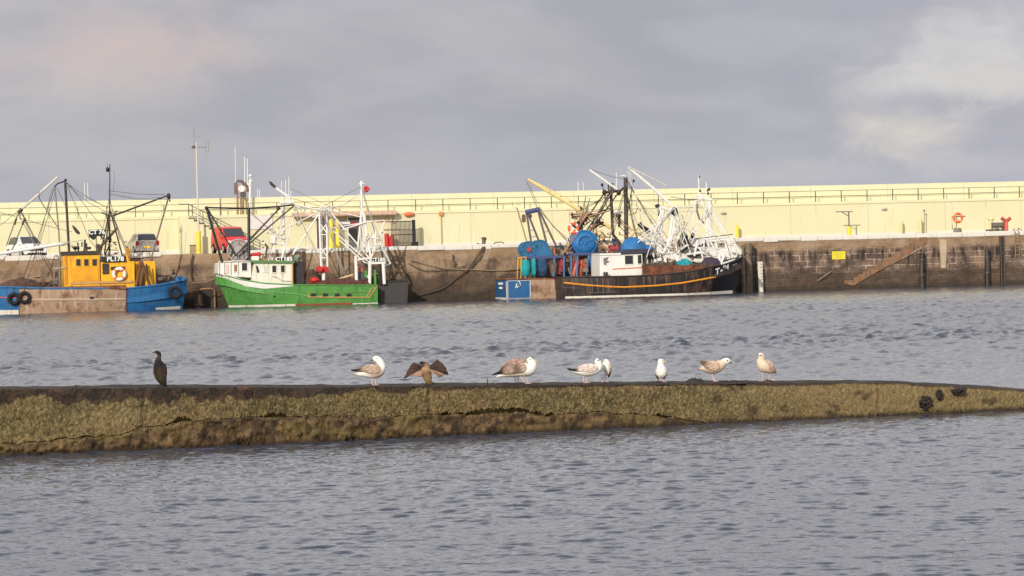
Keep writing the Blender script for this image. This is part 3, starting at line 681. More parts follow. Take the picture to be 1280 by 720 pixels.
for px in (36, 47, 62, 71, 90, 99, 108, 118, 127, 139, 149):
    a = P(px, 360, NN - .1); MB().box((a.x - .09, a.y - 0.05, a.z - .02), (a.x + .12, a.y + .3, a.z + random.uniform(.06, .2))).build('deck_edge_gear', DARK, T.e, bevel=0.03)
a = P(219, 348, 3.6); T.box('bow_rail_block', 220, 345.5, 231, 351, BLUE, 3.9, 1.4)
T.box('scupper', 112, 370.5, 117.5, 374, BLACK, NN + 0.045, 0.05)
# wheelhouse and cabin
CN = 4.6
wh = T.box('wheelhouse', 79, 317.5, 125.5, 358, YEL, CN, 3.0, bevel=0.04)
for x0 in (95, 105, 115.3): T.window(x0, 324, x0 + 6, 332.3, CN + 0.01, wh, YEL)
T.box('roof', 77, 314.5, 127, 318, DARK, CN + 0.12, 3.2)
T.box('pillar', 80.5, 318.5, 85, 356, mat('orange_brown_panel', (206, 136, 44), .6), CN + 0.05, 0.12)
T.box('panel', 90, 334, 123.5, 351, mat('yellow_panel', (226, 158, 22), .5), CN + 0.04, 0.06)
T.box('trim', 88, 352.5, 166, 353.6, TAN, CN + 0.06, 0.07)
cb = T.box('cabin', 125.7, 327.5, 169, 362, YEL, CN - 0.05, 2.9, bevel=0.04)
dd = T.box('door', 128, 329.5, 136.5, 342.5, DARK, CN + 0.03, 0.1)
T.box('vent_slot', 138.5, 333.5, 156.5, 337.2, DARK, CN + 0.0, 0.1)
fw = T.box('forward_shelter', 169.2, 327, 195, 357, YEL, CN - 0.7, 1.6, bevel=0.04)
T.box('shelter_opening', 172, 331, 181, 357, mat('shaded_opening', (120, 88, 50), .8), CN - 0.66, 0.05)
T.box('deck_coaming', 84, 354, 142, 361.5, YEL, CN - 0.1, 2.6)
# name boards
bd = T.box('name_board', 127.5, 320.8, 158, 327.2, BLACK, CN + 0.1, 0.06)
T.text('PL178', 144.2, 323.9, 0.285, LETTER, CN + 0.13, bd, sx=1.12, bold=.012)
T.rod('board_post', [(120.5, 317), (120.3, 287)], 0.025, DARK, CN - .2)
bd = T.poly('number_board', [(110.5, 287.2), (131.5, 286.6), (132.8, 290), (129.5, 294.6), (120, 295.5), (119.5, 299), (116.5, 300), (111, 296)], BLACK, CN - 0.1, 0.06)
T.text('CT 76', 121.2, 290.4, 0.27, LETTER, CN - 0.07, bd, sx=1.08, bold=.012)
T.poly('radar_fin', [(90, 281), (94, 283.5), (100.5, 291), (99, 293.5), (95, 291.5), (91, 285)], DARK, CN - 0.5, 0.1)
# masts, booms, wires
M_ = MB()
T.rod('main_mast', [(136.8, 320), (137.3, 205)], 0.07, DARK, 3.0, r2=0.03)
for a, b in (((137.2, 262), (125.5, 318)), ((137.6, 262), (153, 320)), ((137, 268), (130.5, 318))): T.rod('mast_leg', [a, b], 0.05, DARK, 2.8)
T.rod('mast_leg', [(133, 268, 4.2), (139, 300, 3), (131, 320, 2.2)], 0.04, DARK)
for y in (275, 288, 302, 312): T.rod('mast_step', [(137 - (y - 260) * .15, y), (137.6 + (y - 260) * .2, y + .8)], 0.025, DARK, 2.8)
a = T.p(134.6, 212, 3); MB().ball(a, (0.13, .13, .17)).build('mast_lamp', BLACK, T.e, True)
T.rod('lamp_arm', [(134.6, 213), (137.2, 213.5)], 0.025, DARK, 3)
T.rod('aerial', [(141.5, 240), (143, 224), (142.7, 214), (139, 213)], 0.012, WIRE, 3)
T.rod('aerial', [(134.3, 212), (134, 204)], 0.014, DARK, 3)
T.rod('cross_tree', [(127, 266), (141, 271), (146, 263)], 0.045, DARK, 3)
T.rod('derrick', [(139, 270.5, 3), (212, 243.5, 3.2)], 0.06, DARK)
T.rod('derrick_strut', [(210.8, 246, 3.2), (188, 326.5, 3.4)], 0.055, mat('grey_spar', (112, 102, 92), .6, .2, 4), None)
a = T.p(210.8, 245, 3.2); MB().ball(a, (.14, .12, .2)).build('derrick_block', BLACK, T.e, True)
T.rod('derrick_block', [(211.5, 246.5, 3.2), (212.5, 252, 3.2)], 0.05, DARK)
T.rod('crane_arm', [(120, 317, 4), (126, 308, 4), (147, 284.5, 3.6)], 0.12, mat('oiled_brown_steel', (78, 60, 48), .5, .3, 4), r2=0.09)
for pts in (((84, 228), (128, 285)), ((84, 232), (112, 300), (126, 316)), ((72, 236), (84, 262)), ((137.5, 250), (150, 300)), ((138, 240), (126, 300))): T.rod('stay', list(pts), 0.018, WIRE, 3.0)
T.rod('gantry_post', [(86.5, 318), (81.5, 228)], 0.085, DARK, 4.4)
T.rod('gantry_post', [(76.5, 352), (73.5, 290), (68.5, 234)], 0.05, mat('weathered_grey_pole', (140, 126, 110), .6, .2, 3), 4.6)
T.rod('gantry_beam', [(67.5, 234, 4.6), (72, 229.5, 4.5), (82.5, 226, 4.4)], 0.05, DARK)
a = T.p(82, 225, 4.4); MB().ball(a, (.1, .1, .09)).build('gantry_lamp', BLACK, T.e, True)
T.rod('outrigger', [(72, 221.5, 4.6), (48, 243, 5.0), (24, 264, 5.2)], 0.085, PALE)
a = T.p(25, 264, 5.2); T.rod('outrigger_joint', [(27.5, 261.5, 5.2), (22.5, 266, 5.2)], 0.12, DARK)
T.rod('outrigger_strut', [(48, 240, 5), (50, 250, 4.8), (72, 284, 4.6)], 0.03, WIRE)
T.rod('outrigger_stay', [(24, 265, 5.2), (19, 276, 5.2), (8, 307, 5)], 0.035, WIRE)
T.rod('outrigger_stay', [(31.5, 272, 5.2), (28, 281, 5.2), (12, 320, 5)], 0.035, WIRE)
for q in ((20.3, 273, 18.2, 281), (31.5, 272, 27.8, 281)): T.rod('stay_tackle', [(q[0], q[1]), (q[2], q[3])], 0.07, DARK, 5.2)
T.rod('fallen_boom', [(-20, 320.5, 5.4), (78, 304.5, 4.6)], 0.105, WHITE)
T.rod('fallen_boom', [(78, 304.5, 4.6), (108, 299, 4.2)], 0.035, PALE)
T.rod('boom_collar', [(76.5, 305, 4.6), (83, 303.6, 4.6)], 0.14, PALE)
for pts in (((-10, 262), (50, 280), (90, 290)), ((-10, 290), (24, 263)), ((0, 330), (24, 300), (45, 320)), ((40, 330), (52, 345), (62, 327)), ((34, 335), (42, 322), (70, 324)), ((8, 340), (22, 330), (30, 300))): T.rod('stay', list(pts), 0.016, WIRE, 4.9)
for px, y0, y1, r in ((98, 303, 316, .05), (105.5, 300, 316, .07), (108.5, 304, 316, .06), (122, 305, 316, .09), (94, 308, 316, .04)): T.rod('roof_fitting', [(px, y1), (px + random.uniform(-1, 1), y0)], r, DARK, CN - random.uniform(.2, 1.2))
a = T.p(94, 310, 4.2); MB().ball(a, (.16, .16, .14)).build('searchlight', DARK, T.e, True)
a = T.p(92, 315, 4.2); MB().ball(a, (.12, .12, .1)).build('roof_lamp', WHITE, T.e, True)
for pts in (((176, 328), (170, 358)), ((177.5, 329), (188, 358)), ((174.5, 328), (179, 328))): T.rod('bow_frame', list(pts), 0.11, mat('brown_gallows', (104, 66, 34), .6, .25, 3, .2), NN - .9)
T.rod('bow_frame', [(183, 330), (186.5, 358)], 0.06, DARK, NN - .9)
T.box('exhaust', 157.5, 310, 163, 328, YEL, 3.4, 0.7, bevel=0.05)
for px in (68, 74.5): T.rod('stern_post', [(px, 358), (px - .5, 325)], 0.05, mat('weathered_grey_pole', (140, 126, 110)), 4.7)
T.rod('stern_rail', [(66, 336, 4.7), (82, 334, 4.7)], 0.03, PALE)
YB = T
tyre('black tyre fender hung on the blue stern panel, left one of a touching pair', 17.2, 373.5, NN, 0.43, y=-(NN + 0.12))
tyre('black tyre fender at the edge of the brown plating, right one of a touching pair', 30.5, 371.8, NN, 0.43, y=-(NN + 0.16))
xx = quay(218.7, 365.5, 5.2); Tq = tyre('black tyre fender hanging alone on the blue bow of the yellow boat', 218.7, 365.5, 4.55, 0.46)
buoy('orange and white lifebuoy hung on the yellow cabin side under the name board', 149, 342.6, CN + 0.14, 0.48, WHITE, ORANGE)
NETBROWN = mat('brown_netting', (92, 66, 52), 0.95, 0.35, 6, 0.9, 40, blotch=(58, 44, 40), bamt=0.5, bsc=3)
NETGREY = mat('grey_netting', (120, 108, 98), 0.95, 0.3, 6, 0.9, 40, blotch=(74, 66, 60), bamt=0.5, bsc=3)
heap('net_heap', 'dark net heap piled at the far left stern of the yellow boat', 'fishing net', 26, 363, 4.2, 3.4, .8, 2.0, NETBROWN, 3, 'nets on the decks')
Tm = Thing('mooring_rope', 'slack pale mooring rope from the blue bow to the green boat', 'rope', 233, 352, 3.2, 'mooring ropes')
MB().tube([Tm.p(232, 352, 3.2), Tm.p(245, 354, 2.6), Tm.p(258, 352.5, 2.4), Tm.p(271, 347, 2.6)], 0.035, 6).build('line', ROPE, Tm.e, True)
# ------------------------------------------------------------------ green trawler
GREEN = mat('green_hull_paint', (82, 146, 68), 0.5, 0.14, 1.4, 0.1, 10, streak=(60, 112, 58), samt=0.45, blotch=(100, 156, 84), bamt=0.35, rust=.35)
CREAM = mat('cream_cabin_paint', (228, 226, 212), 0.5, 0.05, 2, 0.08, streak=(190, 168, 130), samt=0.35, rust=.3)
REDB = mat('red_oxide', (150, 72, 52), 0.65, 0.2, 3, 0.2)
RED = mat('red_paint', (196, 40, 42), 0.5, 0.12, 3, 0.1)
T = Thing('fishing_boat', 'bright green trawler with white wheelhouse, white gantries and black bow frame', 'fishing boat', 370, 382, 2.9, 'fishing boats moored at the quay', z=0.0)
NN = 5.2
xz = lambda pts, n=NN: [(T.p(a, b, n).x, T.p(a, b, n).z) for a, b in pts]
x_ = lambda px, py=370, n=NN: T.p(px, py, n).x
sheer = xz([(269, 342.5), (285, 345.5)], 3.2) + xz([(300, 349.5), (330, 354.5), (367, 356.5), (420, 357), (473, 356.8)])
xa_t = T.p(269, 342.5, 3.0).x; xa_b = T.p(286, 383, 3.2).x
H = Hull((xa_b + 0.3, xa_t), (x_(473, 380), x_(472, 357)), sheer, 5.0, [(0, .06), (.03, .34), (.08, .6), (.16, .84), (.28, .97), (.45, 1), (.85, 1), (1, .93)], [(0, .6), (.25, .3), (.5, .12), (1, .15)])
H.shell(T, 'hull', GREEN, bulwark=0.7, deck_m=RUST, cap_m=GREEN, cap=0.05)
zt = lambda x: H.sheer(H.uv(x, 1.5)[0])
H.patch('white_bulwark_band', xa_t + 0.02, x_(367), lambda x: zt(x) - np.interp(x, xz([(269, 345), (367, 345)])[0][0:1] + (x_(330), x_(367)), [0.5, 0.36, 0.05]), lambda x: zt(x) + 0.02, WHITE, T.e, 0.02)
H.patch('boot_top', x_(284, 383), x_(369), -0.1, 0.14, BOOT, T.e, 0.016)
H.patch('boot_top', x_(369.2), x_(440), -0.1, 0.13, REDB, T.e, 0.017)
H.patch('boot_top', x_(440.5), x_(473), -0.1, 0.07, BOOT, T.e, 0.015)
H.strake('rubbing_strake', xz([(277, 356.5), (300, 361.5), (340, 364.5), (372, 367.5), (385, 370.5)]), 0.03, mat('pale_green_band', (120, 170, 104), .5), T.e)
H.strake('port_strake', xz([(384, 371.2), (462, 371.8)]), 0.045, TAN, T.e)
H.strake('port_strake', xz([(384, 366), (470, 365)]), 0.03, mat('dull_green_band', (110, 140, 70), .6), T.e)
for a, b in (((458, 371), (466.5, 358)), ((462, 371), (471, 358)), ((384.5, 371), (385.5, 366))): H.strake('plate_rib', [xz([a])[0], xz([b])[0]], 0.035, TAN, T.e, 6)
for px in (391.3, 406.3, 421, 435.8):
    q = T.p(px, 368.8, NN); yy = H.y(q.x, q.z)
    MB().box((q.x - .17, yy - 0.035, q.z - .1), (q.x + .17, yy + .05, q.z + .1)).build('freeing_port', BLACK, T.e)
q = T.p(343, 370.5, NN); MB().ball((q.x, H.y(q.x, q.z), q.z), (.08, .05, .08)).build('outlet', BLACK, T.e, True)
# shelter and wheelhouse
CN = 4.7
sh_ = T.poly('whaleback_shelter', [(273, 329), (314, 327.5), (314, 347), (283, 345.5), (272.5, 342)], WHITE, 4.1, 2.4, bevel=0.03)
T.window(302.2, 328.8, 309, 338.2, 4.12, sh_, WHITE); T.window(292.5, 331, 297.5, 339.5, 4.12, sh_, CREAM, mat('hatch_wood', (146, 104, 76), .7))
T.rod('shelter_rail', [(273, 327.5), (296, 326.2), (315, 326.5)], 0.035, WHITE, 4.2)
for px in (273.5, 280, 288, 297): T.rod('stanchion', [(px, 343), (px, 327)], 0.03, WHITE, 4.2)
T.box('white_door', 281, 331, 286, 342, mat('pinkish_white', (222, 196, 184), .6), 4.16, .05)
wh = T.poly('wheelhouse', [(318, 328.5), (366.5, 328.5), (366.5, 358), (314.5, 353)], CREAM, CN, 3.2, bevel=0.04)
T.poly('windscreen_pane', [(319.6, 332.5), (322, 332.2), (324.5, 340.5), (321.5, 341)], GLASS, CN + 0.02, 0.05)
T.window(340.2, 332.2, 345.4, 340.4, CN + .01, wh, CREAM); T.window(351, 332, 356, 340.4, CN + .01, wh, CREAM)
T.window(330, 333, 335, 339.5, CN + .01, wh, CREAM, mat('pale_blind', (206, 204, 192), .6))
T.rod('wall_rail', [(340, 345.5), (346, 346.5), (353, 351), (364, 351.5)], 0.02, GALV, CN + .08)
T.rod('corner_post', [(365.5, 329), (365.7, 356)], 0.06, TAN, CN + .05)
T.poly('roof', [(314.5, 325.2), (368, 326.2), (368, 329), (314.5, 328.5)], mat('sage_green_roof', (92, 132, 76), .6, .1), CN + .15, 3.4)
bd = T.box('number_board', 345, 321.6, 366, 326.2, BLACK, CN - .1, .06)
T.text('CT185', 355, 323.9, 0.25, LETTER, CN - .06, bd, sx=1.15, bold=.012)
T.box('roof_locker', 314.3, 320.3, 324, 326, WHITE, CN - .4, 1.0, bevel=.03)
a = T.p(319.5, 318.5, 4); MB().ball((a.x - .15, a.y, a.z), (.2, .2, .14)).ball((a.x + .2, a.y, a.z + .03), (.2, .2, .15)).build('red_float', RED, T.e, True)
# dark aft end of the casing
T.box('engine_casing', 367, 327, 381, 357, mat('dark_casing', (52, 46, 46), .7, .3, 3), CN - .4, 2.6, bevel=.05)
T.box('casing_lamp', 368.5, 318.5, 376, 327, mat('grey_green_box', (128, 142, 126), .6), CN - .6, .8, bevel=.06)
# net drum with grey-white coil on the foredeck
a = T.p(297, 313, 3.4); dr = MB()
dr.tube([(a.x, a.y - .5, a.z), (a.x, a.y + .9, a.z)], 0.66, 26); drum = dr.build('net_drum', mat('pale_net_coil', (176, 168, 160), .9, .3, 5, .9, 30, blotch=(116, 106, 98), bamt=.5, bsc=5), T.e, 'auto')
fl = MB()
for yy in (-.58, .95): fl.tube([(a.x, a.y + yy - .03, a.z), (a.x, a.y + yy + .03, a.z)], 0.30, 20)
for k in range(8):
    w = k * math.pi / 4; fl.tube([(a.x, a.y - .56, a.z), (a.x + .74 * math.cos(w), a.y - .56, a.z + .74 * math.sin(w))], .03, 6)
fl.build('flange', GALV, drum, 'auto'); MB().torus((a.x, a.y - .56, a.z), .74, .05).build('flange_rim', GALV, drum, True)
T.rod('drum_stand', [(286, 326, 3.9), (291, 314, 3.9)], .07, DARK); T.rod('drum_stand', [(309, 326, 3.9), (302, 314, 3.9)], .07, DARK)
# black bow frame
FN = 4.3
for pts, r in ((((258.2, 259.5), (277.5, 327)), .09), (((259.5, 261), (295, 320)), .05), (((311, 260), (311.2, 325)), .10)): T.rod('frame_post', list(pts), r, BLACK, FN)
T.rod('frame_beam', [(257.5, 259.5), (311, 260.5), (348, 258.2), (367, 256)], .055, BLACK, FN)
for pts in (((349.5, 260), (295, 319)), ((367.5, 257), (298, 316)), ((311, 300), (348, 262))): T.rod('frame_strut', list(pts), .05, DARK, FN)
a = T.p(258, 259.8, FN); MB().ball(a, .12).build('frame_block', BLACK, T.e, True)
a = T.p(348.5, 260.5, FN); MB().ball(a, .11).build('frame_block', BLACK, T.e, True)
# white mast over the wheelhouse
T.rod('white_mast', [(354.6, 326), (354, 246)], .13, WHITE, 3.2, r2=.10)
T.rod('mast_platform', [(350, 254), (367.5, 252.5)], .10, WHITE, 3.3)
T.rod('jib', [(344, 234.5), (361, 246), (363, 252)], .09, WHITE, 3.3)
T.poly('jib_head', [(336, 226.3), (339, 227), (345.5, 233), (343.8, 235.6), (338.5, 231.5)], DARK, 3.4, .14)
for px, y0, y1 in ((352, 226, 252), (357, 225, 246), (361, 221, 246), (363.5, 238, 252)): T.rod('aerial', [(px, y1), (px, y0)], .022, WHITE, 3.2)
for pts in (((354.3, 256), (340, 325)), ((369, 262), (360, 300), (352, 322)), ((368, 257), (392, 272), (403, 262)), ((335, 328), (342, 300), (354, 290)), ((338, 305), (352, 305)), ((340, 296), (354, 298)), ((330, 322), (336, 308))): T.rod('white_brace', list(pts), .042, WHITE, 3.5)
a = T.p(341, 300, 3.6); MB().box((a.x - .2, a.y - .2, a.z - .25), (a.x + .2, a.y + .2, a.z + .25)).build('radar_box', WHITE, T.e, bevel=.05)
T.rod('radar_scanner', [(334, 291), (347, 290)], .07, WHITE, 3.4)
T.rod('exhaust_pipe', [(331.5, 323), (334, 308), (328, 301)], .06, DARK, 3.7)
# lattice mast amidships
LN = 3.6
for px0, px1 in ((399, 401.5), (408.5, 409.3)): T.rod('lattice_leg', [(px1, 337), (px0, 262)], .07, WHITE, LN)
for px0, px1 in ((402, 403.5), (406.3, 407)): T.rod('lattice_leg', [(px1, 337), (px0, 262)], .05, GALV, LN - .9)
for k in range(5):
    y = 264 + k * 14.5; T.rod('lattice_brace', [(399.3, y), (408.6, y + (13 if k % 2 else 0.5))], .04, WHITE, LN)
    T.rod('lattice_brace', [(408.6, y + 1), (399.6, y + 13)], .035, WHITE, LN) if k in (1, 3) else None
T.rod('lattice_head', [(396, 263), (404, 257.5), (412, 263), (396, 263)], .06, WHITE, LN)
for pts in (((399, 265), (376, 276), (350, 288)), ((399, 262), (368, 256)), ((398, 268), (366, 318)), ((410, 262), (454, 272)), ((411, 263), (466, 328)), ((411, 286), (462, 277)), ((424, 300), (458, 330)), ((409, 282), (459, 326))): T.rod('white_derrick' if pts[-1][1] > 300 else 'white_brace', list(pts), .055 if pts[-1][1] > 300 else .035, WHITE, LN)
T.box('winch_base', 399.5, 333.5, 411, 341, RED, LN + .3, .9, bevel=.06)
T.rod('winch_post', [(404.5, 352), (404.5, 341)], .12, WHITE, LN + .2)
a = T.p(401, 336, LN + .5); MB().tube([(a.x - .1, a.y - .2, a.z), (a.x - .1, a.y + .3, a.z)], .2, 14).build('winch_drum', RED, T.e, 'auto')
# stern gantry
GN = 4.4
T.rod('stern_mast', [(452.5, 312), (451.8, 226)], .085, WHITE, 3.4); T.rod('mast_cross', [(448.5, 230), (455.2, 229.5)], .05, WHITE, 3.4)
fg = MB(); q = [T.p(455, 233.5, 3.4), T.p(458.5, 232, 3.3), T.p(463, 236, 3.5), T.p(459.5, 240, 3.3), T.p(455.4, 241, 3.4)]
fg.add(q + [v + Vector((0, .02, 0)) for v in q], [(0, 1, 2, 3, 4), (9, 8, 7, 6, 5)] + [(i, (i + 1) % 5, 5 + (i + 1) % 5, 5 + i) for i in range(5)]).build('red_ensign', RED, T.e)
for pts, r in ((((452, 262), (447, 312)), .06), (((453.5, 262), (464.5, 328)), .085), (((456, 268), (459, 316)), .06), (((450.5, 270), (457, 311)), .04), (((463.5, 322), (471, 308)), .06), (((478, 309), (488, 329.5)), .07), (((488, 329.5), (480, 333)), .05)): T.rod('gantry_leg', list(pts), r, WHITE, 3.8)
for px, y0, y1, dx in ((444.8, 320, 353, 1), (462.5, 326, 355, -.5), (479, 329, 355, 1.5)): T.rod('gantry_post', [(px, y0), (px + dx, y1)], .115, WHITE, GN)
T.rod('gantry_beam', [(446, 325), (461, 323)], .07, WHITE, GN)
T.box('gantry_platform', 461, 327.2, 482.3, 329.8, WHITE, GN + .1, 1.4)
bd = T.box('number_board', 463, 322.6, 481.5, 327, mat('blue_black_board', (44, 46, 62), .5), GN + .1, .05)
T.text('CT185', 472.3, 324.8, 0.23, LETTER, GN + .13, bd, sx=1.12, bold=.01)
for (x0, y0, x1, y1) in ((464, 297, 477, 298), (465, 305, 478, 306), (463, 290, 466, 316), (470, 288, 468.5, 314), (476, 292, 478, 312), (468, 280, 474, 296), (481, 276, 474, 296)): T.rod('basket_frame', [(x0, y0), (x1, y1)], .05, WHITE, 3.9)
bk = MB(); a = T.p(470.5, 301, 3.8); bk.torus((a.x, a.y, a.z), .36, .07, 'y').torus((a.x, a.y + .3, a.z + .05), .30, .06, 'y').build('cable_reel', WHITE, T.e, True)
T.rod('long_brace', [(428, 287), (458, 277.5), (480, 275.5)], .045, WHITE, 4.0)
for px, y0, m_ in ((457.5, 338, GREEN), (469, 337, GREEN), (476, 340, BLACK)): T.box('gallows_post', px - 1.6, y0, px + 1.8, 356, m_, 4.3, .3, bevel=.03)
for x0, x1, y0, y1, m_ in ((446, 455, 341, 355, mat('blue_grey_tub', (92, 100, 112), .7)), (448, 454, 333, 341, mat('pink_red_cloth', (188, 120, 112), .8)), (466, 477, 344, 355, BLACK)): T.box('deck_bin', x0, y0, x1, y1, m_, 3.9, .9, bevel=.08)
T.rod('deck_plank', [(424, 349, 4.2), (441, 343.5, 4)], .08, mat('bare_plank', (206, 178, 136), .7))
a = T.p(393, 350, 4.3); MB().ball(a, (.34, .3, .2)).build('deck_float', RED, T.e, True)
T.rod('stay', [(361, 247, 3.3), (402, 258, 3.6)], .015, WIRE); T.rod('stay', [(404, 258, 3.6), (452, 233, 3.4)], .015, WIRE); T.rod('stay', [(363, 236, 3.3), (440, 270, 3.6)], .012, WIRE)
DRED = mat('dark_red_netting', (98, 58, 48), 0.95, 0.35, 6, 0.9, 40, blotch=(60, 44, 40), bamt=0.5, bsc=3)
heap('net_heap', 'long low heap of dark red netting along the green boat working deck', 'fishing net', 425, 358, 4.3, 4.6, .55, 1.2, DRED, 5, 'nets on the decks')
heap('net_heap', 'dark brown net heap against the black casing of the green boat', 'fishing net', 389, 358, 3.6, 1.4, 1.1, 1.6, NETBROWN, 6, 'nets on the decks')
GB_T = T
# dark barge moored astern
T = Thing('work_barge', 'small charcoal steel barge moored behind the green trawler stern', 'barge', 491, 377, 2.6, None, z=0)
H2 = Hull((x_(0) * 0 + T.p(474, 377, 4).x, T.p(472.5, 352, 4).x), (T.p(508, 376, 4).x, T.p(510, 353, 4).x), [(-2, T.p(474, 353, 4).z), (2, T.p(509, 351.5, 4).z)], 3.0, [(0, 1), (1, 1)], [(0, .04), (1, .04)])
H2.shell(T, 'hull', mat('charcoal_hull', (58, 56, 56), .65, .2, 1.5, .2, streak=(78, 72, 68), samt=.4), 16, 8, bulwark=.4, cap_m=DARK, cap=.06)
for px in (500, 505): T.rod('bollard', [(px, 352), (px, 348.5)], .07, DARK, 3.6)
T.rod('coiled_line', [(497, 350.5, 3.9), (502, 348.5, 3.9), (507, 350.5, 3.9)], .05, ROPEG)
# ------------------------------------------------------------------ blue boat with net drums, lying inside the black trawler
BLUE2 = mat('deep_blue_hull', (32, 94, 148), 0.5, 0.14, 1.5, 0.1, 10, streak=(66, 98, 128), samt=0.5, rust=.4)
DRUMB = mat('blue_tarpaulin', (36, 108, 168), 0.6, 0.22, 2.5, 0.6, 6)
DRUMB2 = mat('dull_blue_cover', (42, 102, 142), 0.6, 0.22, 2.5, 0.6, 6)
GBLUE = mat('greyed_blue_steel', (70, 80, 124), 0.5, 0.15, 4, .1)
TANBLUE = mat('faded_blue_leg', (70, 112, 158), 0.6, .2, 3, .1)
SPAR = mat('cream_yellow_spar', (232, 208, 138), 0.5, 0.08, 3, .05)
T = Thing('fishing_boat', 'blue sterned boat carrying big blue net drums, half hidden behind the black trawler', 'fishing boat', 660, 372, 1.9, 'fishing boats moored at the quay', z=0.0)
NN = 3.9
xz = lambda pts, n=NN: [(T.p(a, b, n).x, T.p(a, b, n).z) for a, b in pts]
x_ = lambda px, py=365, n=NN: T.p(px, py, n).x
ss = xz([(632, 349.2), (664, 349), (712, 348.5), (790, 342)])
H = Hull((x_(634.5, 373), x_(633, 349)), (x_(852), x_(868)), ss + [(x_(868), 2.2)], 4.1, [(0, .97), (.15, 1), (.65, 1), (.85, .7), (1, .06)], [(0, .1), (.6, .15), (1, .6)])
H.shell(T, 'hull', BLUE2, bulwark=.7, deck_m=RUST, cap_m=RUST, cap=.06)
H.patch('scraped_plating', x_(663.5), x_(740), -0.1, lambda x: H.sheer(H.uv(x, 1.2)[0]) - .03, BAREPLATE, T.e, .03)
H.patch('boot_top', x_(634.5), x_(663), -.1, .10, mat('dull_boottop', (150, 146, 150), .6), T.e, .016)
pt = MB()
for px in (635, 662.8):
    pt.tube([(x_(px), H.y(x_(px), z) - .03, z) for z in np.linspace(.05, 1.28, 6)], .03, 6)
pt.tube([(x_(635), H.y(x_(635), 1.3) - .03, 1.28), (x_(662.8), H.y(x_(662.8), 1.3) - .03, 1.28)], .022, 6)
pt.build('panel_outline', mat('faded_white_line', (206, 204, 204), .6), T.e)
# the transom, its white edges and small painted name
tx = lambda yy, z: (H.ends((z + .7) / 2.0)[0] - .02, yy, z)
tr = MB(); hb = H.half(0, .95)
tr.tube([tx(-hb, .1), tx(-hb, 1.27)], .03, 6).tube([tx(hb, .1), tx(hb, 1.27)], .03, 6)
tr.build('transom_edge', MATS['faded_white_line'], T.e)
nb = MB()
for z, w in ((1.02, .8), (.72, .55)):
    for k in range(6): nb.box(tx(-w + k * w / 3, z), (tx(0, z)[0] - .02, -w + k * w / 3 + w * .2, z + .15))
nb.build('name_lettering', LETTER, T.e)
MB().box(tx(-hb + .04, -.1), (tx(0, 0)[0] - .02, hb - .04, .13)).build('transom_boot_top', BOOT, T.e)
q = T.p(647.4, 356, NN); yy = H.y(q.x, q.z) - .035; lg = MB()
lg.tube([(q.x - .17, yy, q.z - .22), (q.x - .1, yy, q.z + .05), (q.x + .02, yy, q.z + .27), (q.x + .13, yy, q.z + .18), (q.x + .17, yy, q.z - .05), (q.x + .12, yy, q.z - .2), (q.x + .02, yy, q.z - .1), (q.x - .12, yy, q.z - .22)], .035, 6).build('emblem', LETTER, T.e, True)
# net drums under blue covers
def drum(px, py, rpx, n, m, w=1.3, hub=None):
    a = T.p(px, py, n); r = rpx / 17.3; b = MB()
    b.tube([(a.x, a.y + q_, a.z) for q_ in (0, .03, .1)], r, 28).tube([(a.x, a.y + .1, a.z), (a.x, a.y + w - .1, a.z)], r * .8, 28).tube([(a.x, a.y + w - .1, a.z), (a.x, a.y + w, a.z)], r, 28)
    o = b.build('net_drum', m, T.e, 'auto')
    MB().torus((a.x, a.y, a.z), r * .97, .05, 'y', 28, 8).build('drum_rim', m, o, True)
    f = MB()
    for k in range(6):
        w_ = k * math.pi / 3 + .3; f.tube([(a.x, a.y - .015, a.z), (a.x + r * .9 * math.cos(w_), a.y - .015, a.z + r * .9 * math.sin(w_))], .035, 6)
    f.build('drum_spoke', m, o)
    MB().tube([(a.x, a.y - .12, a.z), (a.x, a.y + .02, a.z)], .17 if hub else .12, 14).build('drum_hub', hub or m, o, 'auto')
    return o
drum(661, 312, 9.8, 2.9, DRUMB2, 1.1, mat('pink_red_hub', (170, 66, 70), .6)); drum(675.5, 310.8, 10.4, 2.7, DRUMB2, 1.2)
T.poly('drum_cover', [(668, 312), (684, 305), (690, 314), (693, 319), (690, 322), (668, 321.5)], DRUMB2, 2.9, .9, bevel=.06)
T.box('drum_platform', 652, 320.5, 705, 322.5, GBLUE, 3.2, 1.8)
big = T.p(731, 303.5, 3.0); o = drum(731, 303.5, 15.2, 3.1, DRUMB, 1.5)
# creased tarpaulin round the big drum
th = np.linspace(0, 2 * math.pi, 60); yv = np.linspace(-.25, 1.5, 12); TH, YV = np.meshgrid(th, yv)
rr_ = .9 + .10 * fbm(TH * 2.2 + 5, YV * 2.0, 9, 3) - .04; rr_[0] *= .55; rr_[-1] *= .6; rr_[:, -1] = rr_[:, 0]
link('drum_cover', grid_mesh('drum_cover', big.x + rr_ * np.cos(TH) * 1.04, big.y + YV, big.z + rr_ * np.sin(TH) * .92), DRUMB, T.e, True)
T.box('drum_platform', 712, 316.2, 751, 318.6, GBLUE, 3.3, 1.9)
for pts in (((714, 318), (714, 346)), ((722, 318), (721, 346)), ((736, 318), (733, 344)), ((737, 318), (741, 344)), ((746, 318), (748, 343)), ((705, 322), (705, 346)), ((693, 322), (692, 346)), ((668, 322), (668, 347))): T.rod('platform_leg', list(pts), .07, TANBLUE, 3.2)
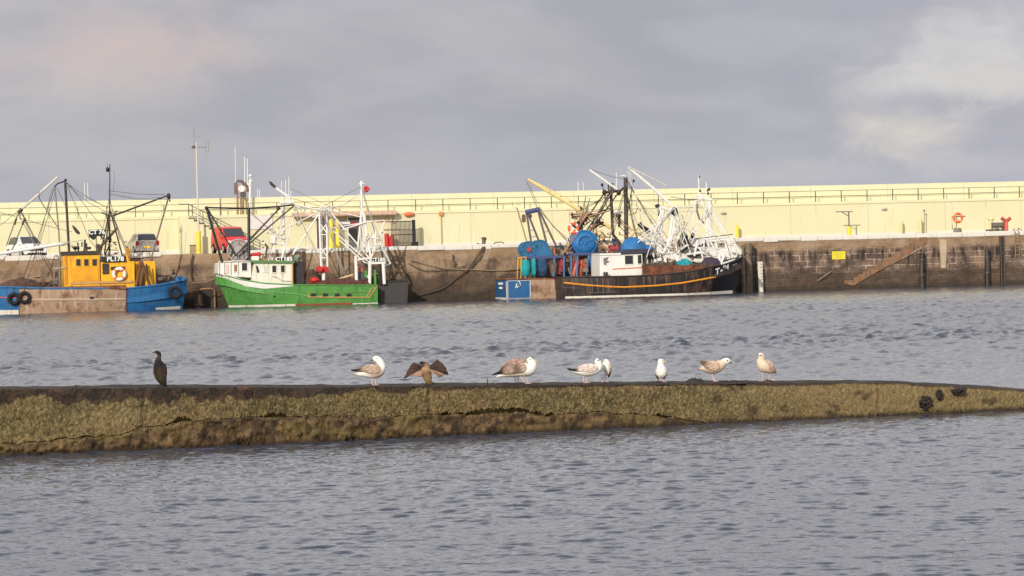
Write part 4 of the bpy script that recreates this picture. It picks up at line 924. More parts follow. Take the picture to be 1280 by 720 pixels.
# stern gallows
for a, b in (((658.5, 268), (664, 303)), ((660, 267), (673.5, 301)), ((672.5, 263), (683, 303)), ((674, 263), (693.5, 304))): T.rod('gallows_leg', [a, b], .075, mat('brown_grey_steel', (96, 88, 92), .5, .2, 4), 2.6)
T.rod('gallows_beam', [(657, 265.5), (674.5, 261.5)], .17, GBLUE, 2.6)
for a, b in (((662, 288), (668, 287.5)), ((663, 296), (671, 295.5)), ((677.5, 280), (681.5, 279)), ((680, 290), (687, 289))): T.rod('gallows_rung', [a, b], .035, GALV, 2.6)
T.box('hanging_block', 653, 268, 657.5, 278, mat('ochre_block', (122, 92, 56), .6, .2), 2.7, .3, bevel=.05); T.box('hanging_block', 662.5, 267.5, 665, 272.5, DARK, 2.7, .3, bevel=.04)
T.rod('whip_pole', [(646, 259.5), (658.5, 302)], .045, mat('grey_brown_pole', (150, 128, 102), .6), 2.9)
T.rod('whip_pole', [(640, 252), (641.5, 260), (646.5, 259.8)], .015, WIRE, 2.9)
# stern rail and gear
mat('amber_rail', (206, 160, 78), .6, .2, 4)
for px in (647.5, 652, 657.5): T.rod('stern_rail_post', [(px, 322), (px - 1, 349)], .035, MATS['amber_rail'], 3.5)
T.rod('stern_rail', [(646.5, 322), (658, 321.7)], .045, MATS['amber_rail'], 3.5); T.box('yellow_box', 649, 323, 656.5, 333, mat('amber_paint', (222, 170, 60), .5), 3.2, .5, bevel=.04)
for x0, y0, x1, y1, r, m_, n in ((716, 327, 722, 345, .18, 'orange', 3.0), (724, 325, 727, 345, .22, 'orange', 2.6), (700, 325, 703, 343, .16, 'red', 2.9), (741, 322, 744, 342, .14, 'orange', 2.7)):
    T.rod('buoy_stack', [(x0, y1), ((x0 + x1) / 2, (y0 + y1) / 2), (x1, y0)], r, mat('coral_float', (196, 96, 60), .6, .25, 4) if m_ == 'orange' else mat('crimson_net', (150, 56, 60), .8, .3, 5), n)
# dark goalpost mast, yellow derrick, stays
MN = 2.4
T.rod('goalpost_leg', [(763.5, 238), (766.2, 293), (774, 303), (774.2, 320)], .11, DARK, MN); T.rod('goalpost_leg', [(782, 222), (783.2, 318)], .15, DARK, MN)
T.rod('goalpost_beam', [(755, 241), (764, 239), (775, 239), (781, 234), (782, 228)], .10, DARK, MN)
for px in (755.5, 773.5): a = T.p(px, 240.5, MN); MB().ball(a, (.17, .15, .2)).build('beam_block', BLACK, T.e, True)
for a, b in (((755, 242), (722, 290)), ((773, 241), (736, 292)), ((735, 268), (724, 285)), ((750, 262), (738, 300))): T.rod('mast_stay', [a, b], .05, DARK, MN)
T.rod('yellow_derrick', [(660, 224.5, 2.2), (723, 262, 2.2), (764, 285, 2.2)], .10, SPAR, r2=.13); T.rod('derrick_guy', [(660, 223.5), (700, 243), (735, 262)], .035, SPAR, 2.2)
T.rod('white_derrick', [(737, 212.5), (771, 236.5)], .085, WHITE, 2.5); T.rod('derrick_guy', [(737, 211.5), (765, 221), (782, 224)], .018, WIRE, 2.5)
T.rod('thin_pole', [(791.5, 227), (784.5, 266)], .04, DARK, 2.5); a = T.p(791.7, 226, 2.5); MB().ball(a, .11).build('pole_lamp', BLACK, T.e, True)
T.rod('thin_pole', [(753, 232), (759.5, 262)], .03, DARK, 2.5); a = T.p(752.6, 231, 2.5); MB().ball(a, .11).build('pole_lamp', BLACK, T.e, True)
T.rod('aerial', [(770.5, 239), (770.5, 216)], .028, WHITE, 2.4); T.rod('aerial', [(776, 219.5), (782, 219.5)], .035, WHITE, 2.4)
for px in (761, 764, 766.5): T.rod('beam_fitting', [(px, 239), (px - .5, 229)], .06, DARK, 2.4)
T.rod('mast_arm', [(763, 265.5), (781, 265)], .09, WHITE, 2.3)
T.rod('lamp_bracket', [(774, 284), (774, 270)], .09, DARK, 2.5); T.box('flood_lamp', 770.5, 267.5, 777, 271.5, DARK, 2.7, .3, bevel=.04)
tg = random.Random(8); PBL = mat('pale_brown_line', (176, 140, 110), .7, .25, 6)
for k in range(34):
    x0 = tg.uniform(716, 752); y0 = tg.uniform(262, 298) if x0 < 745 else tg.uniform(270, 296)
    q = [T.p(x0, y0, MN + tg.uniform(-.4, .6)), T.p(x0 + tg.uniform(-7, 9), y0 + tg.uniform(-6, 6), MN), T.p(x0 + tg.uniform(-6, 10), y0 + tg.uniform(-5, 9), MN + tg.uniform(-.3, .3))]
    MB().tube(q, tg.choice((.03, .05, .08)), 5).build('rigging_tackle', DARK if k % 2 else PBL, T.e)

for pts in (((712, 262), (712, 300)), ((709, 262), (724, 264)), ((715, 300), (733, 268)), ((709, 318), (722, 296), (752, 288))): T.rod('mast_rail', list(pts), .035, mat('peach_rail', (214, 166, 128), .6), MN + .4)
T.box('red_winch', 763, 306, 772, 317, mat('dull_red_winch', (160, 62, 66), .6, .25, 4), 2.6, .8, bevel=.06); T.rod('red_winch_drum', [(762, 311), (773, 311)], .2, MATS['dull_red_winch'], 2.9)
T.box('deck_house', 752, 300, 782, 322, mat('cream_deckhouse', (216, 206, 186), .6, .12, 2), 1.6, 1.2)
for k in range(22):
    x0 = tg.uniform(700, 760); y0 = tg.uniform(318, 340); T.rod('deck_line', [(x0, y0), (x0 + tg.uniform(-6, 6), y0 + tg.uniform(3, 14))], tg.choice((.03, .05)), tg.choice((DARK, TANBLUE, RED, ROPE)), tg.uniform(1.4, 3.0))
BB = T
buoy('orange lifebuoy on the rail of the drum boat behind the big blue drum', 716.8, 285.5, 2.9, .42)
buoy('white and orange lifebuoy hung higher between the drum boat masts', 721.5, 284.5, 1.2, .34, WHITE, ORANGE)
TURQ = mat('turquoise_netting', (30, 156, 166), .9, .25, 6, .9, 30, blotch=(22, 120, 140), bamt=.4, bsc=3)
def bundle(label, px0, py0, px1, py1, n, m, seed, cat='fishing net', d=.8, group='nets on the decks'):
    """a hanging bundle of net, widest in its lower half"""
    T = Thing('net_bundle', label, cat, (px0 + px1) / 2, py1, n, group); a = T.p(px0, py0); b = T.p(px1, py1)
    th = np.linspace(0, 2 * math.pi, 30); t = np.linspace(0, 1, 18); A, B = np.meshgrid(th, t)
    r = (.55 + .45 * np.sin(np.pi * np.clip(B * .8 + .15, 0, 1))) * (.8 + .4 * fbm(A * 1.5 + seed, B * 4, seed, 3)); r[0] *= .15; r[-1] *= .5; r[:, -1] = r[:, 0]
    link('netting', grid_mesh('netting', r * np.cos(A) * (b.x - a.x) / 2, r * np.sin(A) * d / 2, a.z + (b.z - a.z) * B), m, T.e, True)
bundle('large turquoise net bundle hanging under the small drums, left of the two', 651, 324.5, 663.5, 346, 3.3, TURQ, 2)
bundle('narrow turquoise net bundle beside the larger one under the small drums', 663.5, 323, 671, 345, 3.2, TURQ, 3)
bundle('dark blue net bundle hanging right of the turquoise nets', 671, 322, 685.5, 346, 3.1, mat('dark_blue_netting', (44, 78, 116), .9, .3, 6, .9, 30, blotch=(36, 50, 80), bamt=.5, bsc=3), 4)
bundle('grey net bundle hanging between the dark blue nets and the red gear', 687, 324, 697, 346, 2.9, NETGREY, 5)
bundle('crimson net bundle hanging below the gap between the blue drums', 698, 322, 706, 342, 2.7, MATS['crimson_net'], 6)
bundle('rust brown net bundle hanging below the big blue drum', 728, 322, 737, 344, 2.5, mat('rust_netting', (168, 98, 66), .9, .3, 6, .9, 30), 8)

# ------------------------------------------------------------------ black trawler, bow to the right
TBLACK = mat('black_hull_paint', (38, 35, 36), 0.5, 0.28, 1.4, 0.2, 10, streak=(112, 88, 74), samt=0.5, blotch=(78, 62, 54), bamt=0.35, bsc=.9, rust=.6)
BOWBLACK = mat('clean_black_hull', (24, 24, 28), 0.4, .2, 2, .08)
AMBER = mat('amber_stripe', (222, 146, 44), .5, .12, 3, .05, streak=(170, 96, 40), samt=.3)
RUSTB = mat('rusty_brown_bulwark', (126, 74, 50), .85, .3, 2.5, .4, 14, blotch=(84, 50, 38), bamt=.5, bsc=1.5)
T = Thing('fishing_boat', 'long black trawler with amber stripe, white wheelhouse and white masts, bow to the right', 'fishing boat', 815, 371, 5.0, 'fishing boats moored at the quay', z=0.0)
NN = 7.2
xz = lambda pts, n=NN: [(T.p(a, b, n).x, T.p(a, b, n).z) for a, b in pts]
x_ = lambda px, py=360, n=NN: T.p(px, py, n).x
sheer = xz([(706, 347), (740, 346.5), (790, 345.5), (830, 343.5), (868, 339), (890, 333.5)]) + xz([(908, 328.5), (927, 322)], 5.4)
H = Hull((x_(709.5, 372), x_(706, 347)), (T.p(915.5, 365, 5).x, T.p(928, 322, 5).x), sheer, 4.6, [(0, .62), (.05, .8), (.12, .94), (.25, 1), (.7, 1), (.82, .85), (.9, .6), (.96, .3), (1, .05)], [(0, .35), (.15, .15), (.6, .12), (.8, .4), (1, .75)])
H.shell(T, 'hull', TBLACK, bulwark=.75, deck_m=RUST, cap_m=DARK, cap=.06)
zs = lambda x: H.sheer(H.uv(x, 1.6)[0])
H.patch('bow_plating', x_(893), T.p(926, 330, 5).x, 0.12, lambda x: zs(x) - .03, BOWBLACK, T.e, .012, n=30, nz=8)
H.patch('boot_top', x_(710), T.p(914.5, 366, 5).x, -.05, lambda x: .13 + .08 * smooth(2, 6, x), BOOT, T.e, .02)
am = xz([(708, 353.5), (735, 356.5), (760, 358.3), (780, 359), (820, 357), (850, 354), (880, 349), (897, 346)])
H.strake('amber_stripe', am, .065, AMBER, T.e); H.strake('amber_stripe', [am[-1]] + xz([(910, 342), (921, 337.5)], 5.6), .035, mat('faded_brown_stripe', (138, 98, 84), .6), T.e)
for px in (739, 745, 752, 758, 765): H.strake('skid_bar', [(x_(px + 5), zs(x_(px + 5)) - .08), (x_(px - 5), .35)], .022, mat('grey_skid', (122, 116, 112), .6), T.e, 10)
for px in (737, 763, 790, 812, 836, 858, 872): H.strake('frame_rib', [(x_(px), zs(x_(px)) - .05), (x_(px) - .02, .3)], .03, mat('scuffed_rib', (86, 70, 62), .7, .3), T.e, 8)
q = T.p(905.5, 340.3, NN)
for ws, px, py, h in (('T', 893.5, 339.5, .40), ('\u2022', 899.3, 338.6, .42), ('94', 905.8, 334.6, .36)):
    T.text(ws, px, py, h, LETTER, 6.2, None, 'registration', surf=(lambda x, z: H.y(x, z) - .035, .28), bold=.015)
T.text('\u2014', 917, 330.3, .3, LETTER, 5.6, None, 'name_mark', surf=(lambda x, z: H.y(x, z) - .035, .3))
H.strake('white_cap_band', [(x_(903.5), zs(x_(903.5)) + .03), (T.p(916, 326, 5.6).x, zs(T.p(916, 326, 5.6).x) + .04)], .07, WHITE, T.e, 8)
for px in (918.5, 922, 925.5): T.rod('bow_fairlead', [(px, 323.2 + (925 - px) * .3), (px - .4, 319.5 + (925 - px) * .3)], .09, GALV, 5.3)
# wheelhouse aft
CN = 6.4
wh = T.poly('wheelhouse', [(750, 318), (803, 316.5), (803, 346), (750, 347)], WHITE, CN, 2.6, bevel=.04)
T.window(781, 319.5, 791.3, 330, CN + .01, wh, CREAM); T.window(797, 318.8, 802, 329.5, CN + .01, wh, CREAM)
T.rod('orange_line', [(766, 336.3), (803, 334.2)], .03, ORANGE, CN + .03)
T.poly('roof', [(775, 317.5), (780, 312), (806, 310.5), (817, 311.5), (816, 315), (804, 317), (776, 318.3)], mat('dark_blue_grey_roof', (56, 58, 72), .6, .2), CN + .1, 2.7, bevel=.03)
T.poly('roof_edge', [(750, 316.8), (776, 316.2), (776, 318.5), (750, 319)], WHITE, CN + .08, 2.5)
T.poly('grey_patch', [(754, 323), (761, 321), (759, 326), (763, 327), (757, 330), (760, 332), (755, 331)], mat('patch_grey', (120, 112, 104), .8), CN + .012, .02)  # irregular grey patch laid on the wheelhouse side
T.rod('deck_drum', [(757, 340, 6.9), (757, 345.5, 6.9)], .16, BLACK)
T.box('after_casing', 806, 316, 820, 334, CREAM, 5.4, 1.6, bevel=.05); T.box('casing_opening', 810, 319, 817, 331, DARK, 5.43, .05)
T.box('side_bulwark', 804, 332.8, 868, 343.5, RUSTB, NN - .25, .25, bevel=.03)
T.poly('side_bulwark', [(868, 332.8), (894, 331.5), (894, 334), (880, 337.5), (868, 340)], RUSTB, NN - .35, .25, bevel=.03)
gr = MB(); rg = random.Random(3)
for k in range(40):
    px = 804 + k * 2.2; a = T.p(px, 333.2 - rg.uniform(0, 1), NN - .4 - rg.uniform(0, .8)); gr.ball(a, (rg.uniform(.1, .22), .2, rg.uniform(.1, .3)), 8, 6)
gr.build('dredge_gear', mat('rusty_dredge', (84, 66, 58), .85, .35, 5, .6), T.e, 'auto')
# white A frame amidships
AN = 5.4
for pts, r in ((((825.2, 256), (824.5, 285), (821.5, 318), (819, 331)), .10), (((829, 262), (826.5, 300), (823.5, 330)), .07), (((842, 262), (838, 290), (831, 327)), .10), (((845.5, 262), (839, 300), (834, 322)), .07), (((823, 306), (832, 326)), .08), (((839, 296), (822, 330)), .09), (((843, 280), (846, 315)), .05)): T.rod('a_frame_leg', list(pts), r, WHITE, AN)
T.rod('a_frame_head', [(824, 258), (835, 262), (845, 260)], .08, WHITE, AN)
T.rod('white_boom', [(785, 209, 5.0), (815, 234, 5.2), (841, 258, 5.4)], .10, WHITE); T.rod('boom_guy', [(786, 208.5), (834, 233)], .05, PALE, 5.2); T.rod('boom_guy', [(838, 246), (862, 250), (872, 249)], .02, WIRE, 5.2)
for px, py, s_ in ((822, 257.5, (.2, .15, .14)), (843, 265, (.25, .2, .35)), (823.5, 265, (.1, .1, .3)), (855, 298, (.3, .25, .45)), (866, 295, (.16, .16, .22))): a = T.p(px, py, AN); MB().ball(a, s_).build('rigging_block', BLACK, T.e, True)
for pts in (((799, 279), (803, 284), (810, 288)), ((806, 287), (812, 291)),): T.rod('hung_tackle', list(pts), .16, BLACK, AN - .5)
for pts in (((787, 250), (815, 275), (840, 300)), ((795, 250), (826, 272)), ((785, 268), (800, 280), (822, 308)), ((845, 262), (856, 298)), ((838, 262), (812, 300)), ((847, 266), (868, 300)), ((852, 300), (860, 262)), ((796, 303), (790, 316)), ((808, 252), (830, 262)), ((868, 250), (830, 318)), ((872, 252), (905, 296))): T.rod('stay', list(pts), .018, PALE, AN - .3)
for pts, r in ((((783, 300), (790, 295), (798, 285)), .04), (((790, 300), (806, 288)), .03), (((786, 268), (795, 266), (797, 260)), .05), (((848, 302), (856, 278), (852, 268)), .03), (((775, 293), (800, 300)), .03)): T.rod('rigging_tackle', list(pts), r, MATS['pale_brown_line'], AN - .6)
# forward shelter and twin white mast
FN = 6.1
T.poly('forward_shelter', [(868, 311), (884, 299), (917, 296.5), (924, 314), (921, 322), (898, 327), (868, 328)], WHITE, FN - .4, 2.2, bevel=.04)
for x0, x1, y0, y1 in ((886.5, 893, 302, 309), (896.5, 906, 301, 309.5), (872, 881, 312, 318)): T.window(x0, y0, x1, y1, FN - .39, T.e, WHITE, mat('shaded_pane', (150, 140, 124), .3))
for pts, r in ((((868, 298.5), (916, 293)), .03), (((913, 297), (926, 318)), .11), (((899, 318), (900, 333)), .12), (((900, 332), (906, 318)), .08), (((887, 300), (899, 322)), .07), (((872, 300), (868, 320)), .07), (((905, 298), (912, 322)), .06), (((858, 318), (885, 315)), .08), (((880, 297), (880, 316)), .05)): T.rod('shelter_frame', list(pts), r, WHITE if r > .03 else DARK, FN)
T.poly('dark_arch', [(851, 322), (852, 313), (857, 309), (866, 308), (874, 312), (877, 318), (877, 323)], mat('shaded_grey_hatch', (92, 86, 84), .8), FN - .3, .4, bevel=.04)
T.rod('arch_hoop', [(850, 323), (851, 312), (858, 307), (867, 306.5), (875, 311), (878.5, 322)], .07, WHITE, FN)
T.poly('dark_hood', [(851, 307), (854, 297), (858, 295.5), (863, 305), (859, 309)], DARK, FN - .5, .8, bevel=.05)
for px in (883.6, 887.6): T.rod('twin_mast', [(px + .6, 312), (px - .6, 252.5)], .11, WHITE, 5.0)
T.rod('mast_yard', [(870, 252.5), (879, 249), (890, 249.5)], .08, WHITE, 5.0)
T.rod('mast_leg', [(870.5, 250), (866.5, 272), (865.8, 293)], .05, WHITE, 5.2); T.rod('hose_loop', [(872, 255), (871, 263), (874, 273), (880, 279)], .07, mat('grey_hose', (120, 112, 106), .6), 5.2)
T.rod('aerial', [(873.6, 249), (873.2, 219)], .04, WHITE, 5.0); T.rod('aerial_head', [(873.3, 222), (874.6, 219.5)], .06, BLACK, 5.0)
T.rod('aerial', [(883.5, 250), (882.8, 228)], .035, WHITE, 5.0)
for px, py in ((884.5, 238), (886.5, 236.5), (885, 242), (875, 238.5)): a = T.p(px, py, 5); MB().ball(a, (.09, .09, .1)).build('mast_lamp', DARK, T.e, True)
T.box('mast_box', 872, 243, 879, 250, WHITE, 5.2, .4, bevel=.05)
for k in range(14):
    x0 = rg.uniform(806, 850); T.rod('deck_post', [(x0, 333), (x0 + rg.uniform(-2, 2), rg.uniform(316, 326))], rg.choice((.04, .06)), rg.choice((WHITE, WHITE, DARK, GALV)), rg.uniform(4.2, 6))
T.rod('deck_rail', [(806, 318, 5.8), (850, 315, 5.8)], .04, WHITE)
BT = T
heap('tarpaulin', 'crumpled bright blue tarpaulin thrown over the black trawler wheelhouse roof', 'tarpaulin', 792, 313.6, 5.3, 1.9, .85, 1.9, DRUMB, 12, 'tarpaulins', .4)
heap('tarpaulin', 'flat blue tarpaulin edge spilling right over the wheelhouse roof', 'tarpaulin', 808, 312.3, 5.3, 1.1, .32, 1.7, DRUMB, 13, 'tarpaulins', .4)
heap('tarpaulin', 'white crumpled sheet heaped amidships on the black trawler', 'tarpaulin', 848, 327, 5.2, 2.1, .9, 1.6, mat('white_sheet', (222, 216, 206), .8, .12, 3, .5), 14, 'tarpaulins', .4)
heap('net_heap', 'turquoise net heap lying below the white sheet on the black trawler', 'fishing net', 855.5, 331.5, 6.2, 1.3, .42, 1.0, TURQ, 15, 'nets on the decks')
heap('net_heap', 'dark purple net heap against the bow bulwark of the black trawler', 'fishing net', 889, 332.5, 6.2, 1.5, .6, 1.0, mat('purple_dark_netting', (66, 54, 72), .9, .35, 6, .9, 30), 16, 'nets on the decks')
# ------------------------------------------------------------------ vehicles parked on the quay
def vehicle(name, label, px, n, yaw, paint, stations, glass, W2, wheels, lights, plate, group='vehicles parked on the quay', roofbars=False):
    """stations run from tail to nose: x, sill, belt, top, half width, half width at the top"""
    T = Thing(name, label, 'van' if 'van' in name else 'car', px, 310, n, group, z=DECK + 0.01); T.e.rotation_euler = (0, 0, PSI + R(yaw))
    S = []
    for x, zs, zb, zt, w, wt in stations:
        S.append([Vector((x, -w * .9, zs)), Vector((x, -w, zs + .2)), Vector((x, -w * .985, zb)), Vector((x, -wt, zt)), Vector((x, -wt * .5, zt + .035)), Vector((x, wt * .5, zt + .035)), Vector((x, wt, zt)), Vector((x, w * .985, zb)), Vector((x, w, zs + .2)), Vector((x, w * .9, zs))])
    b = MB(); k = 10; b.add([p for s in S for p in s], [(i * k + j, i * k + (j + 1) % k, (i + 1) * k + (j + 1) % k, (i + 1) * k + j) for i in range(len(S) - 1) for j in range(k)] + [tuple(range(k - 1, -1, -1)), tuple((len(S) - 1) * k + j for j in range(k))])
    body = b.build('body', paint, T.e, 'auto', bevel=.025)
    def pane(a, c, d, e, ins=.08, nm='window', up=.016):
        ce = (a + c + d + e) / 4; nn = (c - a).cross(e - a).normalized()
        if nn.dot(ce - Vector((0, 0, .7))) < 0: nn = -nn
        q = [p + (ce - p) * ins + nn * up for p in (a, c, d, e)]
        m_ = MB(); m_.add(q + [p - nn * (up + .015) for p in q], [(0, 1, 2, 3), (7, 6, 5, 4)] + [(i, (i + 1) % 4, 4 + (i + 1) % 4, 4 + i) for i in range(4)]); m_.build(nm, GLASS, T.e)
    for kind, i, j in glass:
        if kind == 'side':
            pane(S[i][2], S[j][2], S[j][3], S[i][3]); pane(S[i][7], S[j][7], S[j][6], S[i][6])
        else: pane(S[i][3], S[i][6], S[j][6], S[j][3], .07, 'windscreen' if kind == 'front' else 'rear_window', .056)
    r = wheels[2]
    for x in wheels[:2]:
        for sgn in (-1, 1):
            y = sgn * (W2 - .08); wo = MB().tube([(x, y - .1, r), (x, y - .08, r), (x, y + .08, r), (x, y + .1, r)], r, 22).build('wheel', RUBBER, T.e, 'auto')
            MB().tube([(x, y + sgn * .09, r), (x, y + sgn * .115, r)], r * .62, 18).build('rim', GALV, wo, 'auto')
            MB().torus((x, sgn * (W2 - .02), r), r * 1.08, .035, 'y', 24, 6).build('wheel_arch', BLACK, T.e, True)
    for nm, (x0, x1, y0, y1, z0, z1), m_ in lights:
        for sgn in (-1, 1): MB().box((x0, sgn * y0, z0), (x1, sgn * y1, z1)).build(nm, m_, T.e, bevel=.02)
    for nm, (x0, x1, y0, y1, z0, z1), m_ in plate: MB().box((x0, y0, z0), (x1, y1, z1)).build(nm, m_, T.e, bevel=.008)
    for sgn in (-1, 1):
        i = glass[0][2] if glass[0][0] == 'side' else 3
        a = stations[wheels[3]]; MB().box((a[0] - .06, sgn * a[4], a[2] + .02), (a[0] + .08, sgn * (a[4] + .2), a[2] + .16)).build('door_mirror', paint, T.e, bevel=.03)
    return T
HEADL = mat('headlamp_glass', (214, 216, 220), .15, .1, 4, 0); TAILL = mat('tail_lamp_red', (150, 26, 26), .25, .1, 4, 0)
PLY = mat('yellow_plate', (226, 196, 60), .5, .05, 4, 0); PLW = mat('white_plate', (230, 230, 224), .5, .05, 4, 0)
SILVER = mat('silver_car_paint', (188, 180, 168), .3, .05, 3, 0, metal=.5); WCAR = mat('white_car_paint', (226, 226, 222), .3, .04, 3, 0); RVAN = mat('red_van_paint', (212, 44, 44), .35, .06, 3, 0)
hatch = [(-1.92, .42, .62, .66, .74, .66), (-1.95, .30, .86, .94, .82, .72), (-1.80, .24, .92, 1.02, .85, .70), (-1.42, .22, .93, 1.43, .86, .60), (-.5, .2, .93, 1.50, .87, .62), (.25, .2, .92, 1.44, .87, .60), (1.05, .2, .88, .96, .86, .72), (1.70, .24, .72, .82, .83, .68), (1.98, .30, .58, .66, .74, .58)]
hg = [('side', 3, 4), ('side', 4, 5), ('front', 5, 6), ('rear', 2, 3)]
vehicle('parked_car', 'silver hatchback parked with its rear window towards the water, behind the blue bow', 178, -3.0, 96, SILVER, hatch, hg, .86, (-1.25, 1.25, .31, 6), [('tail_lamp', (-1.99, -1.86, .60, .82, .68, .98), TAILL)], [('number_plate', (-1.985, -1.94, -.26, .26, .50, .62), PLY), ('bumper', (-2.03, -1.88, -.8, .8, .3, .48), SILVER)])
vehicle('parked_car', 'white car parked nose towards the water at the far left above the blue stern', 33, -2.6, -72, WCAR, hatch, hg, .86, (-1.25, 1.25, .31, 6), [('headlamp', (1.80, 1.95, .44, .74, .56, .74), HEADL)], [('number_plate', (1.97, 2.02, -.26, .26, .36, .47), PLW), ('grille', (1.90, 1.995, -.5, .5, .48, .66), BLACK), ('bumper_intake', (1.9, 2.01, -.62, .62, .27, .35), BLACK)])
van = [(-2.05, .4, .95, 1.72, .80, .70), (-2.08, .25, 1.0, 1.80, .85, .74), (-.6, .22, 1.02, 1.84, .88, .76), (.25, .22, 1.02, 1.80, .88, .74), (.55, .22, 1.02, 1.70, .88, .70), (1.30, .22, .98, 1.10, .88, .76), (1.90, .26, .80, .90, .85, .72), (2.1, .32, .62, .70, .76, .62)]
vehicle('parked_van', 'bright red panel van parked nose towards the water behind the green trawler bow', 288, -2.8, -81, RVAN, van, [('side', 3, 4), ('front', 4, 5)], .88, (-1.35, 1.35, .32, 5), [('headlamp', (1.88, 2.06, .46, .78, .66, .86), HEADL)], [('number_plate', (2.1, 2.14, -.26, .26, .40, .51), PLW), ('grille', (2.02, 2.13, -.45, .45, .55, .68), BLACK), ('bumper', (1.95, 2.11, -.8, .8, .28, .40), BLACK)])

# ------------------------------------------------------------------ wall stairs, doorway bay, gate and signs
def along(px, py, n): return quay(px, py, n)
T = Thing('wall_staircase', 'pale yellow staircase block climbing the harbour wall, dark treads and handrail', 'staircase', 232, 318, -6.8, z=DECK)
s0 = T.p(225, 290, -6.8).x; s1 = T.p(236, 270, -6.8).x; hgt = LEDGE - DECK; n_ = 14; run = .36
prof = [(s0, 0), (s0, hgt), (s1, hgt)]; x = s1; z = hgt
trd = MB()
for k in range(n_):
    z -= hgt / n_; prof += [(x, z), (x + run, z)]; x += run
prof += [(x, 0)]
MB().prism(prof, 0, 1.15).build('stair_body', YW2, T.e)
x = s1; z = hgt
for k in range(n_):
    z -= hgt / n_; MB().box((x - .02, -.05, z + .004), (x + run + .03, 1.14, z + .075)).build('tread', IRON, T.e); x += run
MB().tube([(s0, .05, hgt + .85), (s1, .05, hgt + .85), (x, .05, .85)], .028, 8).build('handrail', IRON, T.e); MB().tube([(s0, .05, hgt + .42), (s1, .05, hgt + .42), (x, .05, .42)], .022, 8).build('handrail', IRON, T.e)
for k in range(6):
    t = k / 5; xx = s1 + (x - s1) * t; zz = hgt * (1 - t); MB().tube([(xx, .05, zz), (xx, .05, zz + .86)], .03, 8).build('baluster', IRON, T.e)
WN = 7.9
def onwall(px0, py0, px1, py1, n=-7.9): return quay(px0, py0, n), quay(px1, py1, n)
T = Thing('shelter_canopy', 'long tan timber canopy beam fixed high on the yellow wall', 'canopy', 430, 270, -7.2)
a = T.p(366, 265.5); b = T.p(496, 263.5)
MB().box((a.x, a.y - .1, a.z - .34), (b.x, a.y + .78, a.z)).build('beam', mat('tan_timber_beam', (206, 174, 150), .7, .12, 2, .2, streak=(150, 106, 80), samt=.4), T.e, bevel=.06)
for px in (372, 412, 452, 492): q = T.p(px, 272); MB().tube([(q.x, a.y + .6, a.z - .9), (q.x, a.y, a.z - .4)], .04, 6).build('bracket', IRON, T.e)
for px0, px1, py0, lab in ((395.5, 407, 274, 'narrow dark doorway in the yellow wall behind the white lattice mast'), (435, 449, 272, 'wider dark doorway with a red panel behind the green boat gantry')):
    T = Thing('doorway', lab, 'door', (px0 + px1) / 2, 309, -7.9, 'doors in the harbour wall', z=DECK)
    a = T.p(px0, py0); b = T.p(px1, py0)
    MB().box((a.x, -.03, 0), (b.x, .06, a.z)).build('door_leaf', mat('dark_brown_door', (92, 74, 70), .6, .2, 2), T.e)
    f = MB().box((a.x - .09, -.07, 0), (a.x, .06, a.z + .09)).box((b.x, -.07, 0), (b.x + .09, .06, a.z + .09)).box((a.x, -.07, a.z), (b.x, .06, a.z + .09)).build('door_frame', CREAM, T.e)
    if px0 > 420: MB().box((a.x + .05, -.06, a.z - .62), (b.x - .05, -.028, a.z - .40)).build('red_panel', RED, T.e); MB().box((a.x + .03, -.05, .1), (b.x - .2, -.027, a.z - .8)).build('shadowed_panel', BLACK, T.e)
    MB().ball(((b.x - .12), -.07, 1.0), .05).build('door_handle', GALV, T.e, True)
T = Thing('notice_board', 'white and blue notice board on the wall between yellow post and doorway', 'notice board', 431, 280, -7.85)
MB().box((-.42, -.03, -.25), (.42, .04, .25)).build('panel', mat('blue_white_panel', (74, 84, 104), .5), T.e, bevel=.01); MB().box((-.38, -.045, -.02), (.38, -.028, .16)).build('white_strip', WHITE, T.e)
for px, y0, lab in ((414.5, 273, 'tall yellow painted post against the wall, left of a pair'), (422.5, 274, 'tall yellow painted post against the wall, right of a pair')):
    T = Thing('yellow_post', lab, 'post', px, 309, -7.2, 'yellow posts on the quay', z=DECK); q = T.p(px, y0); b = MB(); b.tube([(0, 0, 0), (0, 0, q.z - .18)], .16, 14).build('post', YELLOW, T.e, 'auto'); MB().ball((0, 0, q.z - .18), (.16, .16, .16)).build('cap', YELLOW, T.e, True)
# iron gate
T = Thing('iron_gate', 'black barred iron gate standing open against the yellow wall', 'gate', 500, 309, -6.6, z=DECK)
a = T.p(489, 277); b = T.p(515, 276.5); g = 0
for k in range(17):
    x = a.x + (b.x - a.x) * k / 16; MB().tube([(x, 0, .1), (x, 0, a.z - .03)], .03, 6).build('bar', IRON, T.e)
for z in (.12, a.z, a.z * .52): MB().box((a.x - .04, -.03, z - .03), (b.x, .03, z + .03)).build('rail', BLACK, T.e)
MB().box((b.x, -.12, 0), (b.x + .22, .1, b.z + .1)).build('gate_post', BLACK, T.e, bevel=.02); MB().box((b.x - .05, -.2, 0), (b.x + .38, .2, .5)).build('post_base', BLACK, T.e, bevel=.03)
MB().box((a.x - 1.1, -.03, a.z - .04), (a.x, .03, a.z + .05)).build('lintel_bar', mat('dull_red_bar', (150, 66, 58), .6), T.e)
T = Thing('gas_bottle', 'pair of red gas bottles strapped together inside the barred gate', 'gas bottle', 486.5, 309, -7.2, z=DECK)
for x, h in ((-.16, .95), (.2, .8)): o = MB().tube([(x, 0, 0), (x, 0, h), (x, 0, h + .12), (x, 0, h + .2)], .17, 14).build('bottle', RED, T.e, 'auto'); MB().tube([(x, 0, h + .19), (x, 0, h + .32)], .05, 8).build('valve', GALV, o)
